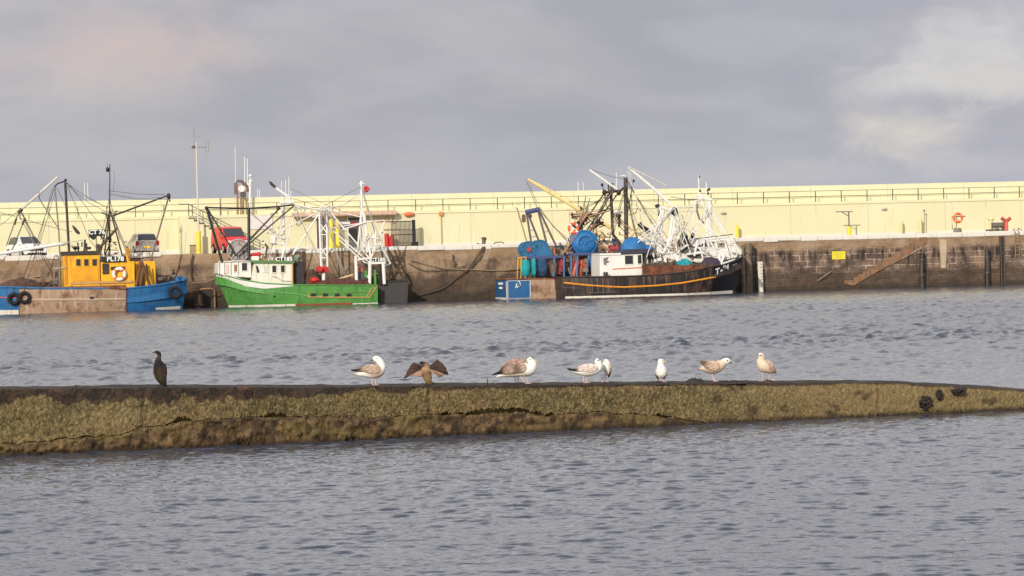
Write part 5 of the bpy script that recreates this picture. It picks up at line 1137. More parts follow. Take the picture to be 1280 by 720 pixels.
T = Thing('wall_fitting', 'orange rounded sign on the wall above the iron gate', 'wall lamp', 510, 268, -7.8); MB().ball((0, 0, 0), (.30, .16, .17)).ball((.2, 0, .02), (.26, .15, .15)).build('housing', mat('sign_orange', (212, 118, 74), .5), T.e, True); MB().box((-.06, 0, -.1), (.06, .3, .1)).build('bracket', IRON, T.e)  # orange sign, shaped as two rounded lobes on a bracket
T = Thing('wall_stain_pipe', 'thin rusty drainpipe running down the plain yellow wall', 'pipe', 552, 304, -7.85, z=DECK); q = T.p(551, 268); MB().tube([(0, 0, .3), (0, 0, q.z)], .035, 8).build('pipe', mat('ochre_pipe', (214, 180, 104), .7, .15, 4), T.e); MB().box((-.14, -.1, q.z - .1), (.16, .08, q.z + .2)).build('hopper', mat('rusty_hopper', (206, 146, 92), .7), T.e, bevel=.03)
T = Thing('wall_vent', 'small dark square vent low on the yellow wall left of the doors', 'vent', 340, 268, -7.95); 
MB().box((-.12, -.04, -.1), (.12, .06, .1)).build('cover', GALV, T.e, bevel=.01)
T = Thing('wall_panel', 'pale lilac blank panel fixed on the wall behind the black bow frame', 'wall panel', 326, 278, -7.95); MB().box((-.85, -.03, -.5), (.85, .05, .5)).build('board', mat('pale_lilac_board', (220, 212, 208), .7, .04), T.e, bevel=.01)
for px, py, lab in ((904.5, 266.5, 'small oval lamp on the yellow wall above the black trawler bow'), (1105.5, 261.5, 'small oval lamp on the yellow wall right of the bracket post')):
    T = Thing('wall_fitting', lab, 'wall lamp', px, py, -7.9, 'oval wall lamps'); MB().ball((0, 0, 0), (.24, .12, .09)).build('housing', GALV, T.e, True); MB().box((-.05, 0, -.05), (.05, .2, .05)).build('bracket', IRON, T.e)
# crane-arm post, faint posts
T = Thing('bracket_post', 'iron post with a side arm and yellow foot standing before the bare wall', 'post', 1061.5, 290, -5.6, z=DECK); q = T.p(1061, 264.5)
MB().tube([(0, 0, 0), (0, 0, q.z)], .05, 8).build('post', IRON, T.e); MB().box((-1.0, -.03, q.z - .03), (.3, .03, q.z + .03)).build('arm', IRON, T.e); MB().tube([(-.55, 0, q.z), (0, 0, q.z - .35)], .03, 6).build('brace', IRON, T.e)
MB().tube([(0, 0, 0), (0, 0, .85)], .15, 14).build('yellow_sleeve', YELLOW, T.e, 'auto'); MB().box((-.5, -.25, 0), (.1, .2, .12)).build('foot_plate', IRON, T.e, bevel=.02)
for px, y0, lab in ((922, 283, 'short yellow post on the quay above the black trawler stem'), (1127, 277, 'faint yellow post on the quay left of the thin pole'), (1151, 274, 'yellow post beside a thin dark pole on the quay')):
    T = Thing('yellow_post', lab, 'post', px, 300, -7.3, 'yellow posts on the quay', z=DECK); q = T.p(px, y0); MB().tube([(0, 0, 0), (0, 0, q.z)], .12, 12).build('post', mat('pale_yellow_post', (214, 206, 150), .6, .06) if px > 1000 else YELLOW, T.e, 'auto'); MB().ball((0, 0, q.z), .12).build('cap', MATS.get('pale_yellow_post', YELLOW) if px > 1000 else YELLOW, T.e, True)
T = Thing('thin_pole', 'thin bare pole standing alone in front of the yellow wall', 'pole', 1156, 292, -7.3, z=DECK); q = T.p(1155.5, 264); MB().tube([(0, 0, 0), (0, 0, q.z)], .03, 6).build('pole', RAILM, T.e); MB().box((-.07, -.05, q.z), (.07, .05, q.z + .1)).build('cap', IRON, T.e)
# lifebuoy station
T = Thing('lifebuoy_stand', 'grey concrete stand with angled iron frame under the quay lifebuoy', 'stand', 1197, 303, -.6, z=DECK - .5); q = T.p(1197, 285)
MB().prism([(-.28, 0), (.32, 0), (.2, q.z), (-.2, q.z)], -.35, .3).build('pillar', CONC, T.e, bevel=.04); t = T.p(1190, 271); 
MB().tube([(t.x, 0, q.z - .1), (t.x, 0, t.z), (T.p(1207, 271).x, 0, t.z + .02)], .035, 8).build('frame', IRON, T.e); MB().tube([(-.1, 0, q.z - .05), (0, 0, t.z)], .03, 8).build('frame', IRON, T.e)
buoy('orange lifebuoy on the quayside stand, sole ring against the bare yellow wall', 1197.5, 272.3, -.25, .40, ORANGE, mat('pale_orange_band', (236, 170, 120), .5))
# capstan winch with red Y frame
T = Thing('quay_winch', 'grey quay winch with pink red Y shaped crutch beside it at the far right', 'winch', 1252, 285, -4.0, z=DECK)
q = T.p(1246, 281.5); MB().tube([(q.x - .45, 0, q.z), (q.x + .45, 0, q.z)], .2, 16).build('barrel', mat('grey_winch', (104, 96, 84), .6, .2), T.e, 'auto')
for x in (-.5, .45): MB().box((q.x + x, -.25, 0), (q.x + x + .08, .25, q.z + .22)).build('side_plate', MATS['grey_winch'], T.e, bevel=.02)
MB().box((q.x - .8, -.3, q.z - .42), (q.x + .8, .3, q.z - .3)).build('bed', MATS['grey_winch'], T.e, bevel=.02)
PINK = mat('pink_red_paint', (214, 96, 84), .6, .12); c0 = T.p(1255.8, 277); b0 = T.p(1256.3, 287)
MB().tube([(b0.x, -.3, 0), (c0.x, -.3, c0.z)], .14, 10).build('crutch_post', PINK, T.e, 'auto')
for px in (1250, 1261): e = T.p(px, 272.6); MB().tube([(c0.x, -.3, c0.z), (e.x, -.3, e.z)], .13, 10).build('crutch_arm', mat('dark_red_arm', (176, 78, 66), .6, .12), T.e, 'auto')
T = Thing('mooring_bollard', 'pale yellow mooring bollard left of the quay winch', 'bollard', 1239, 287, -4.0, z=DECK); q = T.p(1239, 274); MB().tube([(0, 0, 0), (0, 0, q.z)], .17, 14, .14).build('post', mat('pale_yellow_post', (226, 218, 120)), T.e, 'auto'); MB().ball((0, 0, q.z), (.24, .24, .12)).build('cap', MATS['pale_yellow_post'], T.e, True)
T = Thing('mooring_bollard', 'small dark bollard on the quay edge above the recessed ladder', 'bollard', 1246, 291, -.5, z=DECK); q = T.p(1246, 287.5); MB().tube([(0, 0, 0), (0, 0, q.z + .05)], .15, 14).build('post', IRON, T.e, 'auto'); MB().ball((0, 0, q.z + .05), (.22, .22, .1)).build('cap', IRON, T.e, True)
T = Thing('boarding_rail', 'bent iron handrail and ladder hanging over the quay edge at the far right', 'handrail', 1268, 292, .25, z=DECK)
for px in (1268, 1273): 
    pts = [T.p(px - 6, 293, -.6), T.p(px, 286, -.2), T.p(px + .5, 289, .25), T.p(px + 1.5, 322, .25)]; MB().tube(pts, .035, 8).build('stringer', mat('ochre_iron', (146, 122, 84), .7, .25, 4), T.e, 'auto')
for k in range(7): y = 292 + k * 4.4; MB().tube([T.p(1268.6 + k * .1, y, .25), T.p(1273.4 + k * .1, y - .1, .25)], .022, 6).build('rung', MATS['ochre_iron'], T.e)
MB().tube([T.p(1273, 285, -.2), T.p(1282, 291, -.2), T.p(1300, 296, -.2)], .035, 8).build('arm_rail', MATS['ochre_iron'], T.e, 'auto')
# signs on the quay face
T = Thing('warning_sign', 'plain yellow rectangular sign fixed to the stone quay face', 'sign', 1048, 319, .12)
a = T.p(1039.8, 314.3); b = T.p(1056.8, 324); MB().box((a.x, -.04, b.z), (b.x, .02, a.z)).build('plate', mat('sign_yellow', (226, 210, 60), .5, .05, 2, .05), T.e, bevel=.01)
MB().box((a.x - .02, -.02, a.z + .005), (b.x + .02, .04, a.z + .05)).build('top_rail', IRON, T.e)
SIGNW = mat('sign_faint_print', (196, 176, 50), .6, .1)
for k, (z, w) in enumerate(((.16, .32), (.05, .36), (-.06, .3), (-.15, .22))):
    MB().box((-w, -.047, z - .012), (w, -.039, z + .012)).build('faint_print_line', SIGNW, T.e)
# stone steps down the quay face
T = Thing('stone_steps', 'rust brown stone steps descending along the face of the quay wall', 'stone steps', 1105, 352, .34, z=0)
top = T.p(1151, 296.5, .34); bot = T.p(1062, 350, .34); n_ = 15; pr = [(top.x + .5, top.z)]; 
dx_ = (top.x - bot.x) / n_; dz_ = (top.z - bot.z) / n_; x, z = top.x, top.z; pr.append((x, z))
for k in range(n_): z -= dz_; pr.append((x, z)); x -= dx_; pr.append((x, z))
pr += [(x - .35, z), (x - .35, z - .25), (x + .35, z - .42), (top.x + .5, top.z - .42)]
MB().prism(pr, .16, .4).build('flight', mat('rust_stained_stone', (134, 106, 84), .85, .3, 2.5, .6, 14, blotch=(150, 98, 62), bamt=.45, bsc=2.4, streak=(84, 66, 54), samt=.5), T.e)
und = [(bot.x + 1.4, bot.z + .42), (top.x + .3, top.z - .46), (top.x + .1, top.z - .85), (bot.x + 1.6, bot.z + .25)]
MB().prism(und, .2, .4).build('bearing_wall', mat('pale_bearing_stone', (172, 144, 120), .85, .25, 2, .5, 14, blotch=(118, 96, 78), bamt=.6, bsc=1.5), T.e)
MB().tube([T.p(1022, 351, .35), T.p(1039, 339, .35)], .035, 6).build('hand_chain', mat('pale_iron', (150, 128, 110), .7), T.e)
# fender piles
def pile(label, px, y0, y1, r, m, n=.55, lean=0, cap=False):
    T = Thing('fender_pile', label, 'pile', px, y1, n, 'timber fender piles against the quay', z=0); q = T.p(px + lean, y0); b = T.p(px, y1)
    MB().tube([(0, 0, -1.0), (q.x * .5, 0, q.z * .5), (q.x, 0, q.z)], r, 12, r * .92).build('pile', m, T.e, 'auto')
    for z in (q.z * .35, q.z * .8): MB().tube([(q.x * z / q.z, 0, z - .04), (q.x * z / q.z, 0, z + .04)], r * 1.07, 12).build('iron_band', IRON, T.e)
    return T
pile('thick pale timber pile standing beside the black trawler stem', 935.5, 304, 363, .30, TIMBER, .5)
pile('dark upright standing in for the gap right of the thick pale pile', 941.5, 310, 363, .2, WETTIMBER, .3)  # added upright; its dark colour stands in for a dark gap
pile('slim pale timber pile leaning just left of the thick pale one', 930, 306, 364, .14, TIMBER, .7, -2)
pile('black upright pile below the top of the stone steps', 1152.5, 316, 357, .2, WETTIMBER)
pile('black upright pile left of the recessed ladder', 1234, 312, 355, .2, WETTIMBER)
T = Thing('tide_gauge', 'white painted tide gauge board with dark marks at the waterline', 'tide gauge', 951, 363, .6, z=0); q = T.p(950, 327)
MB().box((-.17, -.05, -.5), (.17, .06, q.z)).build('board', mat('white_gauge_paint', (222, 216, 200), .6, .08, 3, .1, streak=(120, 110, 92), samt=.4), T.e, bevel=.01)
for k in range(9): z = .15 + k * .22; MB().box((.02 if k % 2 else .07, -.056, z), (.14, -.048, z + .05)).build('mark', BLACK, T.e)
T = Thing('wall_recess', 'dark narrow ladder recess running down the quay wall at the right', 'ladder', 1252, 352, .14, z=0)
a = T.p(1249.5, 296); b = T.p(1255.5, 352); MB().box((a.x, -.02, -.4), (a.x + .36, .12, a.z)).build('recess_dark_panel', mat('recess_dark', (46, 38, 34), .6, .3, 3, .4), T.e)  # flat panel; the recess's darkness is put into its colour
for x in (.05, .3): MB().tube([(a.x + x, -.08, -.3), (a.x + x, -.08, a.z + .1)], .03, 6).build('stringer', IRON, T.e)
for k in range(11): MB().tube([(a.x + .05, -.08, .1 + k * .32), (a.x + .3, -.08, .1 + k * .32)], .02, 6).build('rung', IRON, T.e)
T = Thing('quay_stain', 'pale stain running down the quay wall below the lifebuoy', 'stain', 1180, 345, .1, z=0); MB().prism([(-.22, 1.3), (.16, 1.3), (.3, 3.4), (-.3, 3.4)], -.06, .2).build('strip', mat('pale_stain', (186, 166, 140), .85, .2, 2, .4), T.e, bevel=.03)  # pale stain of the wall, added as a thin raised strip
# ------------------------------------------------------------------ masts and aerials on the sea wall
GREYA = mat('grey_aerial', (150, 146, 146), .5, .1, 4, 0)
T = Thing('aerial_mast', 'tall slim pale mast with yagi aerial and yellow sleeve in front of the stairs', 'mast', 248.5, 312, -5.8, z=DECK)
q = T.p(245.3, 178); MB().tube([(0, 0, 0), (q.x * .5, 0, q.z * .5), (q.x, 0, q.z)], .075, 10, .05).build('pole', mat('pinkish_grey_pole', (212, 198, 188), .6, .1, 3), T.e, 'auto')
MB().tube([(0, 0, 0), (0, 0, T.p(248.5, 289).z)], .17, 12).build('yellow_sleeve', YELLOW, T.e, 'auto')
for pts, r in (([(242.3, 184), (242, 160)], .045), ([(237, 184.2), (257, 183.5)], .045), ([(257, 178), (257, 190.5)], .042), ([(260.5, 177), (260.5, 189.5)], .04), ([(257, 178), (260.5, 177)], .02), ([(257, 190.5), (260.5, 189.5)], .02), ([(245, 172), (246, 171), (251, 171.5)], .022)): MB().tube([T.p(x, y) for x, y in pts], r, 6).build('aerial', GREYA, T.e)
q = T.p(242, 184); MB().box((q.x - .1, -.1, q.z - .1), (q.x + .1, .1, q.z + .1)).build('clamp', IRON, T.e)
T = Thing('lamp_frame', 'rusty arched steel frame holding a round white lamp above the wall top', 'light frame', 299, 268, -8.7, z=LEDGE)
for px in (296.5, 303.5): MB().tube([T.p(px + .6, 268), T.p(px, 230)], .075, 8).build('leg', mat('rusty_brown_leg', (160, 116, 88), .7, .3, 4), T.e)
ar = [(294.5, 243), (294.5, 229), (297, 226.2), (302, 226.5), (309, 233), (309.5, 240)]; MB().tube([T.p(x, y) for x, y in ar], .11, 8).build('arch', mat('brown_arch', (110, 92, 88), .6, .2, 4), T.e, 'auto')
q = T.p(301.5, 236); MB().tube([(q.x, -.18, q.z), (q.x, .02, q.z)], .24, 20).build('white_lamp', WHITE, T.e, 'auto')
q = T.p(304, 243); MB().box((q.x - .2, -.15, q.z - .2), (q.x + .2, .2, q.z + .18)).build('control_box', IRON, T.e, bevel=.04)
MB().tube([T.p(294.6, 229), T.p(294.3, 200), T.p(294, 183)], .035, 8).build('whip_aerial', mat('pinkish_grey_pole', (212, 198, 188)), T.e)
T = Thing('aerial_mast', 'white mast with two whip aerials right of the round white lamp', 'mast', 312, 262, -8.7, z=LEDGE)
MB().tube([(0, 0, 0), T.p(312.5, 225)], .09, 10).build('pole', WHITE, T.e, 'auto')
for a, b, r in (((306, 240), (305.7, 196), .03), ((309.5, 234), (309, 198), .03), ((306, 238), (313, 232), .05)): MB().tube([T.p(*a), T.p(*b)], r, 6).build('whip_aerial', WHITE, T.e)
for x, y in ((312.8, 219.5), (313.5, 226), (311.5, 231)): MB().ball(T.p(x, y), (.12, .12, .1)).build('sensor', WHITE, T.e, True)
MB().tube([T.p(312.5, 226), T.p(312.7, 219)], .03, 6).build('sensor_stem', WHITE, T.e)
for px, y0, dx, lab in ((105.5, 228, 4, 'pair of short white whip aerials above the wall behind the yellow boat'), (722.5, 227, 6.5, 'pair of faint white whip aerials above the wall left of the dark goalpost mast'), (322, 236, 2.5, 'pair of tiny white whip aerials above the wall right of the white mast')):
    T = Thing('whip_aerials', lab, 'aerial', px, 248, -9.6, 'aerials on the wall top', z=PTOP); 
    for d_ in (0, dx): q = T.p(px + d_, y0 + (.8 if d_ else 0)); MB().tube([(q.x, 0, -.02), (q.x, 0, q.z)], .022, 6).build('whip', WHITE, T.e)
    q = T.p(px + dx, 248); MB().box((-.05, -.05, -.02), (q.x + .05, .05, .05)).build('base', GALV, T.e)
# ------------------------------------------------------------------ ropes and hoses over the quay edge
def rope(label, pts, r, m, n=.25, name='mooring_rope'):
    T = Thing(name, label, 'rope', *pts[0][:2], n, 'mooring ropes'); c = []
    P_ = [T.p(a[0], a[1], a[2] if len(a) > 2 else n) for a in pts]; P_ = [P_[0]] + P_ + [P_[-1]]
    for i in range(1, len(P_) - 2):
        for t in np.linspace(0, 1, 7, endpoint=False):
            a, b, c_, d = P_[i - 1:i + 3]; c.append(.5 * (2 * b + (c_ - a) * t + (2 * a - 5 * b + 4 * c_ - d) * t * t + (-a + 3 * b - 3 * c_ + d) * t ** 3))
    c.append(P_[-1]); MB().tube(c, r, 6).build('line', m, T.e, True)
rope('two stranded dark rope running from the quay edge down towards the green boat stern', [(604, 308), (596, 320), (584, 337), (570, 348), (552, 361), (520, 370)], .04, ROPEG)
rope('steeper dark rope hanging beside the long slanting one below the bollard', [(606, 308), (600, 322), (590, 333), (583, 339)], .045, ROPEG)
rope('pale slack rope sagging level across the brown quay face', [(650, 336), (620, 338), (590, 337), (560, 336), (540, 332), (512, 324)], .035, ROPE)
rope('thin dark mooring line drooping from the dark barge along the quay', [(512, 330), (530, 338), (556, 337), (580, 333)], .03, ROPEG)
rope('dark rope pair hanging behind the green boat stern, left strand', [(486, 312), (492, 326), (500, 342), (506, 351)], .035, ROPEG)
rope('dark rope pair hanging behind the green boat stern, right strand', [(492, 312), (500, 328), (508, 346)], .03, ROPEG)
rope('short looped dark line dangling from the quay right of the dark barge', [(566, 318), (567, 326), (569, 329), (567, 333)], .05, ROPEG)
rope('thin dark rope hanging down the quay wall beside the blue bow', [(241, 318), (238, 334), (240, 350)], .05, ROPEG)
rope('pale rope from the black trawler stem to the quay top', [(926, 323, 5.2), (932, 321, 3), (938, 316, .3)], .04, ROPE)
T = Thing('mooring_bollard', 'dark bollard with a tangle of rope on the quay above the slanting rope', 'bollard', 605, 307, -.4, z=DECK + .2); MB().tube([(0, 0, -.2), (0, 0, .38)], .13, 14).build('post', IRON, T.e, 'auto'); MB().ball((0, 0, .4), (.2, .2, .09)).build('cap', IRON, T.e, True)
for pts in ([(596, 304), (601, 306), (606, 309)], [(613, 307), (620, 303), (627, 302.5), (634, 307)], [(598, 308), (606, 302), (608, 298)]): MB().tube([T.p(x, y) for x, y in pts], .04, 6).build('rope_turn', ROPEG, T.e, True)
T = Thing('fender_buoy', 'rust brown barrel fender floating in the gap between blue bow and green bow', 'fender', 248, 370, 1.2, z=0); MB().tube([(0, 0, -.5), (0, 0, -.4), (0, 0, .9), (0, 0, 1.05)], .34, 16, .3).build('drum', mat('dark_rust_drum', (70, 52, 44), .8, .3, 3), T.e, 'auto'); MB().torus((0, 0, .2), .34, .04, 'z').build('hoop', IRON, T.e, True)
T = Thing('fender_bay', 'dark timber fender bay with pale arched edge in the quay below the van', 'fender', 257, 382, .2, z=0)
a = T.p(247, 362); b = T.p(268, 362); MB().box((a.x, -.02, -.5), (b.x, .15, a.z)).build('backing', mat('recess_dark', (46, 38, 34)), T.e)
MB().tube([(a.x, -.05, -.4), (a.x, -.05, a.z - .15), (a.x + .2, -.05, a.z + .02), (b.x - .15, -.05, a.z + .05), (b.x, -.05, a.z - .1), (b.x, -.05, -.4)], .06, 8).build('edge', mat('worn_tan_edge', (150, 116, 84), .8, .25), T.e, 'auto')
T = Thing('fish_box', 'small brown wooden box standing on the quay left of the mast sleeve', 'box', 241, 317, -.5, z=DECK); a = T.p(238, 307); b = T.p(245, 307); MB().box((a.x, 0, 0), (b.x, .5, a.z)).build('crate', mat('weathered_box', (170, 146, 114), .8, .2, 3, .3), T.e, bevel=.02); MB().box((a.x - .03, -.03, a.z), (b.x + .03, .53, a.z + .05)).build('lid', TIMBER, T.e)
# ------------------------------------------------------------------ birds on the groyne
PLUM = attr_mat('plumage', .75, 38, .26, .35, 60, (1, 1, 1.6), .2)
MOTT = attr_mat('mottled_plumage', .8, 20, .62, .6, 40, (1, 1, 2.2), .15)
LEGM = mat('pink_bird_leg', (214, 184, 178), .6, .1, 10, 0); CLEG = mat('black_bird_leg', (36, 34, 34), .6, .1, 10, 0)
BILLD = mat('dark_bill', (66, 58, 54), .5, .2, 20, 0); BILLY = mat('pale_yellow_bill', (216, 190, 120), .5, .1, 20, 0); EYEM = mat('bird_eye', (16, 15, 15), .2, 0, 3, 0)
GW = (236, 232, 222); GB = (174, 152, 136); GD = (104, 84, 72); GK = (40, 36, 34); GP = (204, 190, 180)
class Bird:
    """traced in units of a magnified view; u units to the metre; the origin is the feet"""
    def __init__(s, label, cat, px, foot, u, group, name, D=0.55):
        s.f = foot; s.u = u; s.e = bpy.data.objects.new(name, None); COL.objects.link(s.e); tag(s.e, label, cat, group)
        X = 0.0
        for _ in range(8): X = (px - 640) / FPX * (bw_depth(X) + D)
        s.e.location = (X, bw_depth(X) + D, top_z(X) + .012); s.k = None
    def q(s, x, y, d=0.0): return Vector(((x - s.f[0]) / s.u, d, (s.f[1] - y) / s.u))
    def loft(s, name, sp, parent=None, off=(0, 0), sub=4, n=14, flat=1.0, mirror=False):
        """sp: x, y, radius in the picture plane, radius across, colour"""
        pts = []
        L_ = [(*a[:3], (a[3] if a[3] is not None else a[2]), a[4], (a[5] if len(a) > 5 else 0.0)) for a in sp]
        E = [L_[0]] + L_ + [L_[-1]]
        for i in range(1, len(E) - 2):
            for t in np.linspace(0, 1, sub, endpoint=False):
                def cr(k):
                    a, b, c, d = (np.array(E[i - 1 + j][k], float) for j in range(4)); return .5 * (2 * b + (c - a) * t + (2 * a - 5 * b + 4 * c - d) * t * t + (-a + 3 * b - 3 * c + d) * t ** 3)
                pts.append([float(cr(0)), float(cr(1)), max(.5, float(cr(2))), max(.5, float(cr(3))), np.clip(np.array(lin(E[i][4])) * (1 - t) + np.array(lin(E[i + 1][4])) * t, 0, 1), float(cr(5))])
        l = L_[-1]; pts.append([l[0], l[1], l[2], l[3], np.array(lin(l[4])), l[5]])
        vs = []; cs = []; K_ = len(pts)
        P_ = [s.q(p[0], p[1], off[0] + p[5]) for p in pts]
        for i in range(K_):
            t = (P_[min(i + 1, K_ - 1)] - P_[max(i - 1, 0)]); t.y = 0; t.normalize(); nn = Vector((-t.z, 0, t.x))
            for k in range(n):
                w = 2 * math.pi * k / n; vs.append(P_[i] + nn * (pts[i][2] / s.u * math.cos(w)) + Vector((0, pts[i][3] / s.u * math.sin(w), 0))); cs.append(pts[i][4])
        b = MB(); b.add(vs, [(i * n + k, i * n + (k + 1) % n, (i + 1) * n + (k + 1) % n, (i + 1) * n + k) for i in range(K_ - 1) for k in range(n)] + [tuple(range(n)), tuple((K_ - 1) * n + k for k in range(n))])
        o = b.build(name, MOTT if (name == 'wing' and sp[1][4][0] > 90) else PLUM, parent or s.e, True); colour(o, np.array(cs)); return o
    def bill(s, pts, r, m, d=0.0): return MB().tube([s.q(x, y, d) for x, y in pts], r, 8, .003).build('bill', m, s.e, 'auto')
    def eye(s, x, y, d, r=.011):
        for k in (-1, 1): MB().ball(s.q(x, y, d * k), r, 8, 6).build('eye', EYEM, s.e, True)
    def leg(s, x0, y0, x1, y1, d=0.0, m=None, face=1, d2=None):
        m = m or LEGM; a = s.q(x0, y0, d); b = s.q(x1, y1, d if d2 is None else d2); b.z = .012; kx = (a + b) / 2 + Vector((-.012 * face, 0, 0)); MB_ = MB().tube([a, kx, b], .0085, 8)
        for w in (-.55, 0, .55):
            e = b + Vector((face * .06 * math.cos(w), -.06 * math.sin(w), -.006)); MB_.tube([b, e], .006, 6, .003)
        MB_.add([b + Vector((0, 0, .002)), b + Vector((face * .045, -.028, -.002)), b + Vector((face * .05, 0, -.002)), b + Vector((face * .045, .028, -.002))], [(0, 1, 2), (0, 2, 3)])
        return MB_.build('leg', m, s.e, 'auto')
G = 'gulls resting on the groyne'; U = 14.4 * 74
b = Bird('beige backed gull looking back over its shoulder, leftmost gull, tail to the left', 'gull', 464.5, (515, 640), U, G, 'gull')
b.loft('body', [(150, 420, 12, 40, (158, 138, 128)), (250, 430, 40, 60, GW), (380, 405, 95, 85, GW), (500, 390, 125, 105, (214, 196, 180)), (600, 375, 115, 105, (204, 178, 160)), (655, 315, 80, 85, GW), (640, 240, 66, 62, GW), (600, 185, 62, 56, GW), (555, 165, 60, 54, GW), (512, 172, 34, 34, GW)])
b.bill([(515, 178), (480, 188), (455, 204)], .016, BILLD); b.eye(565, 148, .045)
for k in (-1, 1): b.loft('wing', [(650, 330, 30, 10, GB, 0), (590, 340, 85, 16, GB, 0), (480, 345, 88, 18, (186, 164, 144), 0), (360, 335, 62, 16, (174, 152, 134), 0), (270, 350, 34, 12, GD, -.02 * k), (180, 360, 22, 8, GK, -.04 * k), (105, 350, 10, 5, GK, -.055 * k)], off=(.092 * k, 0))
b.leg(490, 520, 490, 640, -.035); b.leg(545, 520, 545, 640, .035)
b = Bird('brown mottled juvenile gull bent behind the white headed one, only its back showing', 'gull', 641.5, (520, 612), U, G, 'gull', .95)
b.loft('body', [(240, 400, 20, 40, GD), (330, 340, 80, 75, GB), (440, 290, 105, 95, (154, 132, 120)), (560, 260, 105, 95, (150, 128, 116)), (660, 250, 85, 85, (158, 136, 124)), (740, 290, 60, 60, GB), (790, 350, 52, 48, (214, 196, 182)), (830, 400, 30, 30, GB)])
b.bill([(835, 405), (860, 430), (868, 455)], .014, BILLD); b.eye(800, 345, .045)
for k in (-1, 1): b.loft('wing', [(690, 235, 40, 10, GB, 0), (560, 240, 85, 16, (168, 138, 126), 0), (430, 285, 80, 16, (158, 128, 118), 0), (320, 340, 55, 12, GD, 0), (250, 390, 28, 8, GK, 0)], off=(.085 * k, 0))
b.leg(520, 380, 520, 612, -.03); b.leg(560, 380, 575, 612, .03)
b = Bird('large white headed gull with brown mottled wing and black tail, facing right', 'gull', 656.5, (745, 610), U, G, 'gull')
b.loft('body', [(180, 470, 14, 40, GW), (260, 440, 34, 55, GW), (400, 420, 60, 75, (198, 180, 164)), (560, 385, 95, 100, (214, 200, 182)), (700, 350, 118, 112, GW), (790, 330, 122, 110, GW), (840, 270, 88, 88, GW), (820, 210, 66, 62, GW), (800, 175, 60, 55, GW), (835, 170, 40, 38, GW)])
b.bill([(850, 178), (900, 190), (938, 202), (942, 212)], .018, BILLY); b.eye(798, 158, .046)
for k in (-1, 1): b.loft('wing', [(730, 290, 50, 12, (180, 160, 148), 0), (660, 310, 90, 18, (174, 152, 140), 0), (560, 330, 80, 18, GD, 0), (450, 340, 80, 16, (158, 136, 124), 0), (340, 370, 58, 14, (158, 130, 120), -.02 * k), (270, 385, 34, 10, GK, -.03 * k), (180, 405, 20, 6, GK, -.05 * k), (95, 435, 8, 4, GK, -.06 * k)], off=(.098 * k, 0))
b.leg(620, 470, 715, 608, -.03); b.leg(735, 470, 755, 610, .03)
b = Bird('pale grey backed gull with dark tail tip, pressed against an upright white gull', 'gull', 727, (382, 592), U, G, 'gull')
b.loft('body', [(100, 330, 10, 30, GK), (190, 365, 26, 50, GW), (300, 375, 65, 75, GW), (430, 370, 92, 95, GW), (560, 350, 98, 95, GW), (650, 310, 80, 80, GW), (665, 240, 58, 56, GW), (640, 195, 58, 52, GW), (662, 190, 42, 40, GW)])
b.bill([(680, 196), (705, 212), (722, 230)], .015, BILLD); b.eye(645, 180, .044)
for k in (-1, 1): b.loft('wing', [(640, 300, 40, 10, GP, 0), (540, 315, 78, 16, (214, 198, 188), 0), (420, 315, 74, 16, (214, 196, 186), 0), (310, 325, 50, 12, (212, 196, 186), -.01 * k), (220, 345, 24, 8, GK, -.03 * k), (80, 318, 10, 4, GK, -.05 * k)], off=(.09 * k, 0))
b.leg(378, 450, 382, 592, -.03); b.leg(430, 450, 440, 592, .04)
b = Bird('white gull standing upright and turned away, right of the pale grey backed gull', 'gull', 751.5, (705, 560), U, G, 'gull', .8)
b.loft('body', [(800, 445, 16, 20, GK), (795, 395, 48, 60, GW), (780, 330, 78, 90, GW), (765, 270, 84, 95, GW), (755, 215, 78, 80, GW), (745, 175, 66, 62, GW), (735, 140, 42, 42, GW)])
b.bill([(700, 160), (682, 185), (690, 215)], .014, BILLD, -.03); b.eye(720, 160, .05)
for k in (-1, 1): b.loft('wing', [(815, 200, 22, 30, GP, 0), (828, 270, 30, 50, (186, 176, 166), 0), (832, 350, 22, 40, (130, 120, 112), 0), (815, 420, 20, 20, GK, 0), (795, 465, 10, 10, GK, 0)], off=(.05 * k, 0))
b.leg(735, 410, 650, 560, -.01, d2=-.02); b.leg(755, 410, 745, 560, .03)
u = 10.667 * 74
b = Bird('small plain white gull standing face on, alone between two groups', 'gull', 823, (245, 437), u, G, 'gull')
b.loft('body', [(258, 385, 30, 40, GW), (258, 345, 66, 95, GW), (256, 295, 77, 110, GW), (255, 245, 66, 90, GW), (252, 195, 46, 55, GW), (256, 150, 46, 56, GW), (262, 115, 30, 34, GW)])
b.bill([(290, 148), (318, 152), (330, 158)], .013, BILLY, -.05); b.eye(275, 135, .06, .009)
for k in (-1, 1): b.loft('wing', [(256 + 62 * k, 240, 12, 50, GP, .02), (256 + 74 * k, 300, 14, 75, GP, .06), (256 + 58 * k, 360, 14, 60, GD, .12), (256 + 30 * k, 405, 9, 30, GK, .2)])
b.leg(225, 375, 222, 437, -.02, face=-1); b.leg(280, 375, 280, 437, -.02)
b = Bird('beige juvenile gull with folded raised wing tips, facing right, dark eye patch', 'gull', 890, (950, 470), u, G, 'gull')
b.loft('body', [(715, 290, 8, 26, GD), (780, 285, 30, 45, (214, 190, 170)), (850, 280, 68, 65, (196, 172, 152)), (930, 275, 88, 82, (198, 174, 154)), (1010, 255, 80, 76, (212, 184, 158)), (1075, 215, 56, 56, (218, 196, 174)), (1115, 190, 46, 44, GW), (1145, 190, 44, 40, GW), (1172, 200, 24, 24, GW)])
b.bill([(1172, 205), (1190, 216), (1200, 226)], .013, BILLD); b.eye(1135, 182, .048, .014)
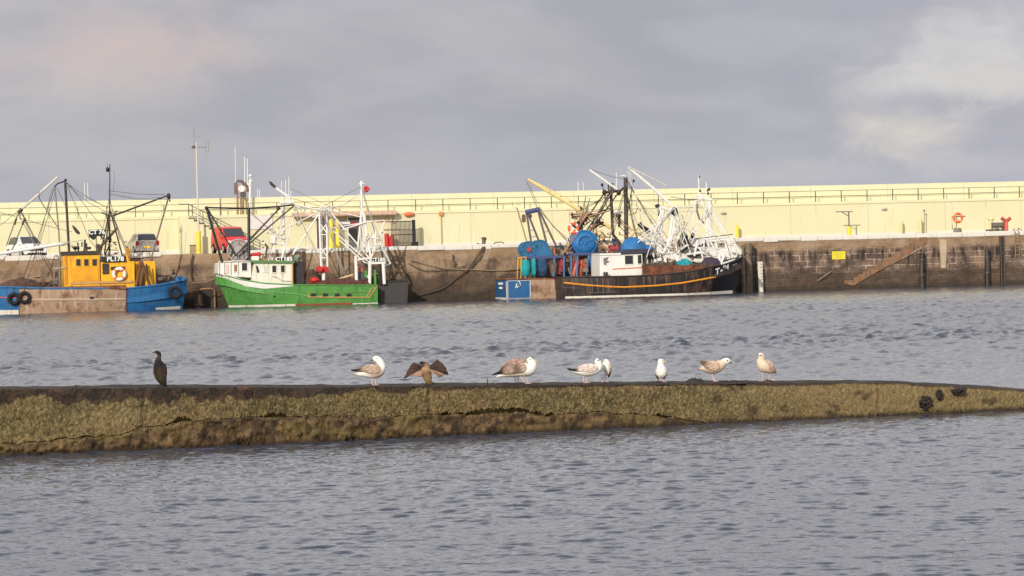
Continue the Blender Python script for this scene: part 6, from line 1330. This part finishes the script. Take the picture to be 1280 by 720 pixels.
for k in (-1, 1): b.loft('wing', [(1020, 240, 40, 10, (194, 170, 150), 0), (950, 250, 70, 14, (194, 170, 148), 0), (870, 235, 60, 14, (174, 152, 134), 0), (810, 210, 32, 8, GD, -.01 * k), (765, 182, 12, 4, GD, -.02 * k)], off=(.095 * k, 0))
b.leg(930, 350, 940, 470, -.02); b.leg(945, 350, 965, 470, .03)
u = 12 * 74
b = Bird('beige young gull facing left with weed at its feet, rightmost bird on the groyne', 'gull', 954, (290, 556), u, G, 'gull')
b.loft('body', [(445, 425, 10, 20, GD), (400, 400, 50, 60, (198, 172, 156)), (340, 350, 88, 90, (214, 190, 172)), (270, 310, 105, 105, (222, 198, 172)), (225, 250, 72, 76, (224, 202, 178)), (228, 190, 55, 54, (216, 196, 174)), (225, 150, 50, 48, (214, 192, 178)), (205, 155, 34, 36, GW)])
b.bill([(195, 172), (175, 186), (166, 198)], .014, BILLD, -.02); b.eye(222, 150, .055, .013)
for k in (-1, 1): b.loft('wing', [(300, 230, 30, 12, (198, 174, 160), 0), (350, 300, 62, 18, (186, 162, 150), 0), (400, 360, 44, 14, (158, 132, 122), 0), (430, 410, 24, 8, GD, 0), (458, 428, 8, 4, GD, 0)], off=(.085 * k, 0))
b.leg(240, 420, 235, 556, -.02, face=-1); b.leg(345, 420, 345, 556, .02, face=-1)
# cormorants
CB = (36, 32, 31); CBR = (66, 53, 42)
u = 10.283 * 74
b = Bird('dark cormorant standing upright with wings folded, head turned left, alone on the left', 'cormorant', 199, (320, 548), u, 'cormorants on the groyne', 'cormorant')
b.loft('body', [(375, 560, 14, 16, CB), (345, 510, 40, 45, (50, 42, 36)), (318, 440, 72, 66, CBR), (305, 360, 88, 78, (58, 46, 39)), (295, 290, 66, 64, CB), (285, 235, 42, 42, CB), (296, 185, 26, 26, (70, 60, 56)), (300, 150, 24, 24, CB), (275, 128, 22, 22, CB), (248, 124, 15, 15, CB)])
b.bill([(252, 124), (222, 128), (205, 140)], .012, BILLD); b.eye(270, 122, .02, .008)
for k in (-1, 1): b.loft('wing', [(305 + 48 * k, 275, 24, 40, CB, -.03), (308 + 62 * k, 340, 24, 56, (56, 45, 37), -.035), (312 + 56 * k, 430, 20, 46, (66, 53, 40), -.035), (330 + 40 * k, 500, 14, 24, (56, 46, 40), -.02), (345 + 20 * k, 540, 6, 10, CB, -.01)])
b.leg(300, 500, 292, 548, -.02, CLEG, -1); b.leg(330, 500, 330, 548, -.02, CLEG, -1)
b = Bird('brown cormorant drying its half spread wings on the groyne between two gulls', 'cormorant', 532.5, (580, 590), U, 'cormorants on the groyne', 'cormorant')
LT = (168, 138, 100)
b.loft('body', [(680, 568, 14, 18, CB), (600, 545, 50, 55, (120, 96, 66)), (570, 470, 78, 72, (138, 110, 78)), (550, 380, 88, 80, (124, 92, 70)), (545, 300, 90, 82, LT), (545, 245, 70, 66, (140, 114, 88)), (505, 205, 44, 44, (70, 58, 50)), (470, 190, 34, 34, CB), (440, 192, 26, 26, CB)])
b.bill([(438, 195), (418, 212), (412, 226)], .011, BILLD); b.eye(455, 180, .03, .008)
def spread(outline, fold, name='wing'):
    """half open wing: a curved sheet with thickness, its feathers as ridges fanning from the wrist"""
    P_ = [s_ for s_ in outline]; c = fold; K_ = 7; vs = []; cs = []
    M_ = len(P_)
    rr_ = random.Random(int(fold[0]))
    for side in (0, 1):
        for j in range(K_ + 1):
            t = j / K_
            for i, (x, y, col) in enumerate(P_):
                X_ = c[0] + (x - c[0]) * t; Y_ = c[1] + (y - c[1]) * t
                d = -.05 * math.sin(t * 2.2) + (.012 if i % 2 else -.012) * t + (.014 if side else 0) * (1 - .6 * t)
                vs.append(b.q(X_, Y_, d)); k_ = .6 if i % 2 else 1.25; base = np.array(lin(CB)) * (1 - t) ** 2 + np.array(lin(col)) * (1 - (1 - t) ** 2); cs.append(np.clip(base * k_, 0, 1))
    m_ = MB(); N1 = (K_ + 1) * M_; fs = []
    for side in (0, 1):
        for j in range(K_):
            for i in range(M_ - 1): a = side * N1 + j * M_ + i; fs.append((a, a + 1, a + M_ + 1, a + M_))
    for i in range(M_ - 1): a = K_ * M_ + i; fs.append((a, a + 1, N1 + a + 1, N1 + a))
    for j in range(K_):
        for i in (0, M_ - 1): a = j * M_ + i; fs.append((a, a + M_, N1 + a + M_, N1 + a))
    m_.add(vs, fs); o = m_.build(name, PLUM, b.e, True); colour(o, np.array(cs))
D1 = (82, 62, 56); D2 = (186, 152, 130); D3 = (140, 108, 92)
def dense(o_, n_=3):
    r_ = []
    for i in range(len(o_) - 1):
        for k in range(n_): t = k / n_; a, c_ = o_[i], o_[i + 1]; jag = (10 if k == 1 else 0) if 3 <= i else 0; r_.append((a[0] + (c_[0] - a[0]) * t, a[1] + (c_[1] - a[1]) * t + jag, a[2]))
    return r_ + [o_[-1]]
spread(dense([(475, 250, D1), (400, 215, D1), (330, 168, D1), (270, 215, D1), (200, 330, D1), (135, 460, CB), (190, 440, D3), (250, 400, D2), (320, 415, D2), (390, 430, D2), (450, 445, D3), (480, 400, D3)]), (525, 270))
spread(dense([(600, 250, D1), (690, 290, D1), (725, 200, D1), (760, 128, D1), (850, 205, D1), (910, 290, D1), (948, 410, CB), (885, 405, D2), (840, 425, D3), (780, 458, D3), (735, 390, D2), (640, 380, D1)]), (575, 270))
b.leg(560, 540, 560, 590, -.02, CLEG, -1); b.leg(620, 540, 625, 590, -.02, CLEG)
# ------------------------------------------------------------------ weed clumps and rubbish lying on the groyne
WEED = mat('black_bladder_weed', (38, 30, 28), .5, .4, 14, .9, 60, blotch=(60, 44, 34), bamt=.4, bsc=9)
def clump(label, px, w, h, seed, D=.5, zoff=0.0, depth=.3, m=None):
    X = 0.0
    for _ in range(8): X = (px - 640) / FPX * (bw_depth(X) + D)
    xs = np.linspace(-1, 1, 36); A, B = np.meshgrid(xs, xs); r = np.sqrt(A ** 2 + B ** 2); Z = np.clip(1 - r ** 2, 0, 1) ** .5 * (.35 + 1.1 * fbm(A * 2 + seed * 3, B * 2, seed, 4)) + .35 * (vnoise(A * 8, B * 8, seed) - .5) * (r < .95)
    o = link('weed_clump', grid_mesh('weed_clump', A * w / 2, B * depth / 2, Z * h - .02), m or WEED, None, True); o.location = (X, bw_depth(X) + D, top_z(X) + zoff); tag(o, label, 'seaweed', 'weed clumps on the groyne'); return o
clump('small dark weed lump on the groyne top at the far left', 92, .16, .05, 1)
clump('long low black weed heap on the groyne between small white and beige gulls', 866, .36, .085, 2, .6)
clump('black weed patch beneath the feet of the beige facing right gull', 908, .6, .07, 3, .32, .0, .22)
clump('small dark weed tuft left of the rightmost gull', 931, .10, .06, 4)
clump('dark red weed twist between the legs of the rightmost gull', 958, .16, .07, 5, .5, 0, .12, mat('dark_red_weed', (70, 34, 36), .5, .3, 14, .6))
clump('black weed spread below the small white gull', 815, .55, .06, 6, .34, 0, .2)
clump('flat dark weed strip under the pressed together white gulls', 757, .55, .05, 7, .38, 0, .2)
clump('low dark weed crust on the sloping right end of the groyne', 1075, .5, .035, 8, .5)
clump('dark weed tuft near the right end above the round mussel patch', 1196, .24, .06, 9, .36, -.02)
def face_patch(label, px, py, w, h, seed, cat='mussels'):
    X = 0.0
    for _ in range(8): X = (px - 640) / FPX * (bw_depth(X) + .05)
    P_ = at_depth(px, py, bw_depth(X) + .06); mm = MB(); rr_ = random.Random(seed)
    for k in range(70):
        a = rr_.uniform(0, 6.28); r_ = math.sqrt(rr_.random()); mm.ball((r_ * math.cos(a) * w / 2, rr_.uniform(-.05, .02), r_ * math.sin(a) * h / 2), (rr_.uniform(.012, .03), .025, rr_.uniform(.012, .03)), 6, 5)
    o = mm.build('mussel_patch', WEED, None, True); o.location = P_; tag(o, label, cat, 'mussel patches on the groyne')
face_patch('round black mussel patch on the groyne face near its right end', 1156.5, 503.5, .22, .26, 1)
face_patch('small oval dark mussel patch right of the round one', 1174, 493, .09, .16, 2)
face_patch('black mussel streak at the groyne top right of the oval patch', 1197, 489, .26, .1, 3)
def stick(label, pts, r):
    D = bw_depth(0) + .5; a = at_depth(*pts[0], D); o = MB().tube([Vector(at_depth(x, y, D) - a) for x, y in pts], r, 6, r * .5).build('driftwood_stick', WETTIMBER, None, 'auto'); X = a[0]; o.location = (a[0], bw_depth(X) + .5, top_z(X) - .02); tag(o, label, 'stick', 'driftwood on the groyne')
stick('thin upright dark twig standing left of the white headed gull', [(609.5, 484), (609.5, 479), (609.2, 474.5)], .014)
stick('thin bent dark twig lying behind the upright twig', [(613, 484), (617, 478), (622, 477), (625, 481)], .009)
# ------------------------------------------------------------------ thin rigging and deck clutter, boat by boat
def clutter(T_, seed, lines, bits, mats, n0, n1):
    """lines: pixel boxes a stay runs between; bits: pixel boxes of deck oddments"""
    r = random.Random(seed)
    for (xa, ya, xb, yb, k, rad) in lines:
        for _ in range(int(k * 1.6 + .5)):
            p0 = (xa + r.uniform(-3, 3), ya + r.uniform(-3, 3), r.uniform(n0, n1)); p1 = (xb + r.uniform(-6, 6), yb + r.uniform(-4, 4), r.uniform(n0, n1)); sag = r.uniform(0, 5)
            mid = ((p0[0] + p1[0]) / 2, (p0[1] + p1[1]) / 2 + sag, (p0[2] + p1[2]) / 2)
            T_.rod('rigging_line', [p0, mid, p1], rad * 1.5 * r.uniform(.7, 1.2), r.choice(mats[:3]), k=5)
    for (x0, y0, x1, y1, k, size) in bits:
        for _ in range(k):
            a = T_.p(r.uniform(x0, x1), r.uniform(y0, y1), r.uniform(n0, n1)); b = MB(); w = size * r.uniform(.5, 1.4)
            t = r.random()
            if t < .4: b.box((a.x - w, a.y - w, a.z - w * .6), (a.x + w, a.y + w, a.z + w * .7)); nm = 'deck_box'; o = b.build(nm, r.choice(mats), T_.e, bevel=w * .2)
            elif t < .7: b.torus((a.x, a.y, a.z), w, w * .3, r.choice('xyz'), 14, 6); b.build('rope_coil', r.choice(mats), T_.e, True)
            else: b.tube([(a.x, a.y, a.z - w), (a.x + r.uniform(-w, w), a.y, a.z + w * 1.5)], w * .35, 8); b.build('deck_fitting', r.choice(mats), T_.e, 'auto')
GREYC = mat('grey_gear', (132, 126, 118), .7, .3, 4, .2); BRNC = mat('brown_gear', (108, 80, 62), .8, .3, 4, .3, blotch=(74, 56, 48), bamt=.5)
clutter(GB_T, 1, [(354, 250, 404, 262, 2, .014), (404, 260, 447, 318, 2, .016), (404, 262, 430, 345, 2, .016), (452, 232, 482, 325, 2, .014), (452, 240, 412, 262, 2, .014), (311, 262, 354, 300, 2, .014), (367, 256, 399, 330, 2, .016), (462, 290, 446, 320, 2, .02)],
        [(382, 346, 398, 356, 6, .16), (412, 349, 446, 357, 12, .13), (336, 317, 366, 325, 6, .10), (318, 300, 345, 324, 6, .09), (448, 338, 476, 354, 9, .14), (464, 288, 478, 312, 7, .1), (369, 318, 380, 330, 5, .13)], (WHITE, PALE, GALV, GREYC, BRNC, DARK), 2.8, 4.4)
clutter(YB, 2, [(82, 229, 137, 262, 2, .014), (137, 240, 210, 246, 2, .012), (137, 262, 165, 326, 2, .016), (24, 264, 70, 352, 3, .014), (68, 236, 30, 352, 2, .014), (121, 290, 137, 300, 2, .02)],
        [(86, 306, 124, 315, 9, .10), (28, 345, 76, 358, 14, .17), (196, 340, 222, 352, 6, .14), (140, 312, 158, 320, 4, .1), (126, 300, 146, 318, 6, .10)], (DARK, GREYC, BRNC, WIRE, ROPEG), 3.0, 4.8)
clutter(BB, 3, [(764, 240, 731, 290, 3, .02), (782, 226, 764, 300, 2, .016), (782, 226, 830, 300, 2, .014), (782, 235, 800, 305, 2, .018), (660, 225, 675, 262, 2, .012), (723, 262, 764, 240, 2, .014), (674, 263, 712, 300, 2, .016), (735, 245, 718, 300, 2, .02)],
        [(690, 308, 714, 317, 12, .14), (698, 324, 748, 345, 26, .17), (672, 324, 696, 346, 8, .14), (745, 296, 775, 316, 10, .14), (716, 268, 760, 296, 12, .11)], (DARK, BRNC, GREYC, MATS['coral_float'], MATS['crimson_net'], MATS['pale_brown_line'], MATS['dark_blue_netting']), 1.8, 3.2)
clutter(BT, 4, [(826, 258, 866, 300, 2, .016), (842, 262, 800, 305, 3, .02), (842, 262, 884, 256, 2, .014), (886, 254, 922, 318, 2, .018), (873, 250, 845, 318, 2, .02), (786, 212, 812, 300, 2, .014), (815, 280, 845, 330, 2, .03), (850, 285, 818, 328, 2, .03), (884, 258, 860, 305, 2, .02)],
        [(806, 314, 850, 332, 26, .13), (862, 300, 884, 314, 8, .12), (884, 318, 916, 328, 9, .12), (845, 300, 868, 318, 8, .14), (805, 328, 890, 334, 16, .14), (800, 262, 850, 300, 8, .09)], (WHITE, WHITE, PALE, GALV, DARK, BRNC, GREYC), 4.4, 6.4)

clutter(BT, 9, [(826, 258, 812, 318, 2, .022), (845, 262, 858, 312, 2, .022), (842, 270, 880, 300, 2, .02), (874, 240, 888, 300, 1, .018), (862, 272, 905, 300, 1, .018), (806, 300, 850, 300, 2, .022), (812, 290, 836, 312, 3, .022), (886, 262, 926, 316, 1, .018), (850, 296, 880, 318, 2, .02), (876, 300, 920, 300, 1, .018), (876, 310, 922, 312, 1, .018)],
        [(808, 305, 866, 326, 8, .10), (880, 300, 918, 322, 6, .09)], (WHITE, WHITE, WHITE, PALE, GALV), 4.6, 6.8)
clutter(BB, 10, [(716, 270, 760, 262, 3, .022), (722, 290, 700, 318, 2, .022), (764, 262, 790, 290, 3, .022), (740, 300, 775, 318, 3, .025)], [(706, 300, 718, 318, 6, .12), (752, 270, 790, 300, 8, .10)], (DARK, PBL, MATS['peach_rail'], GREYC), 1.8, 3.2)
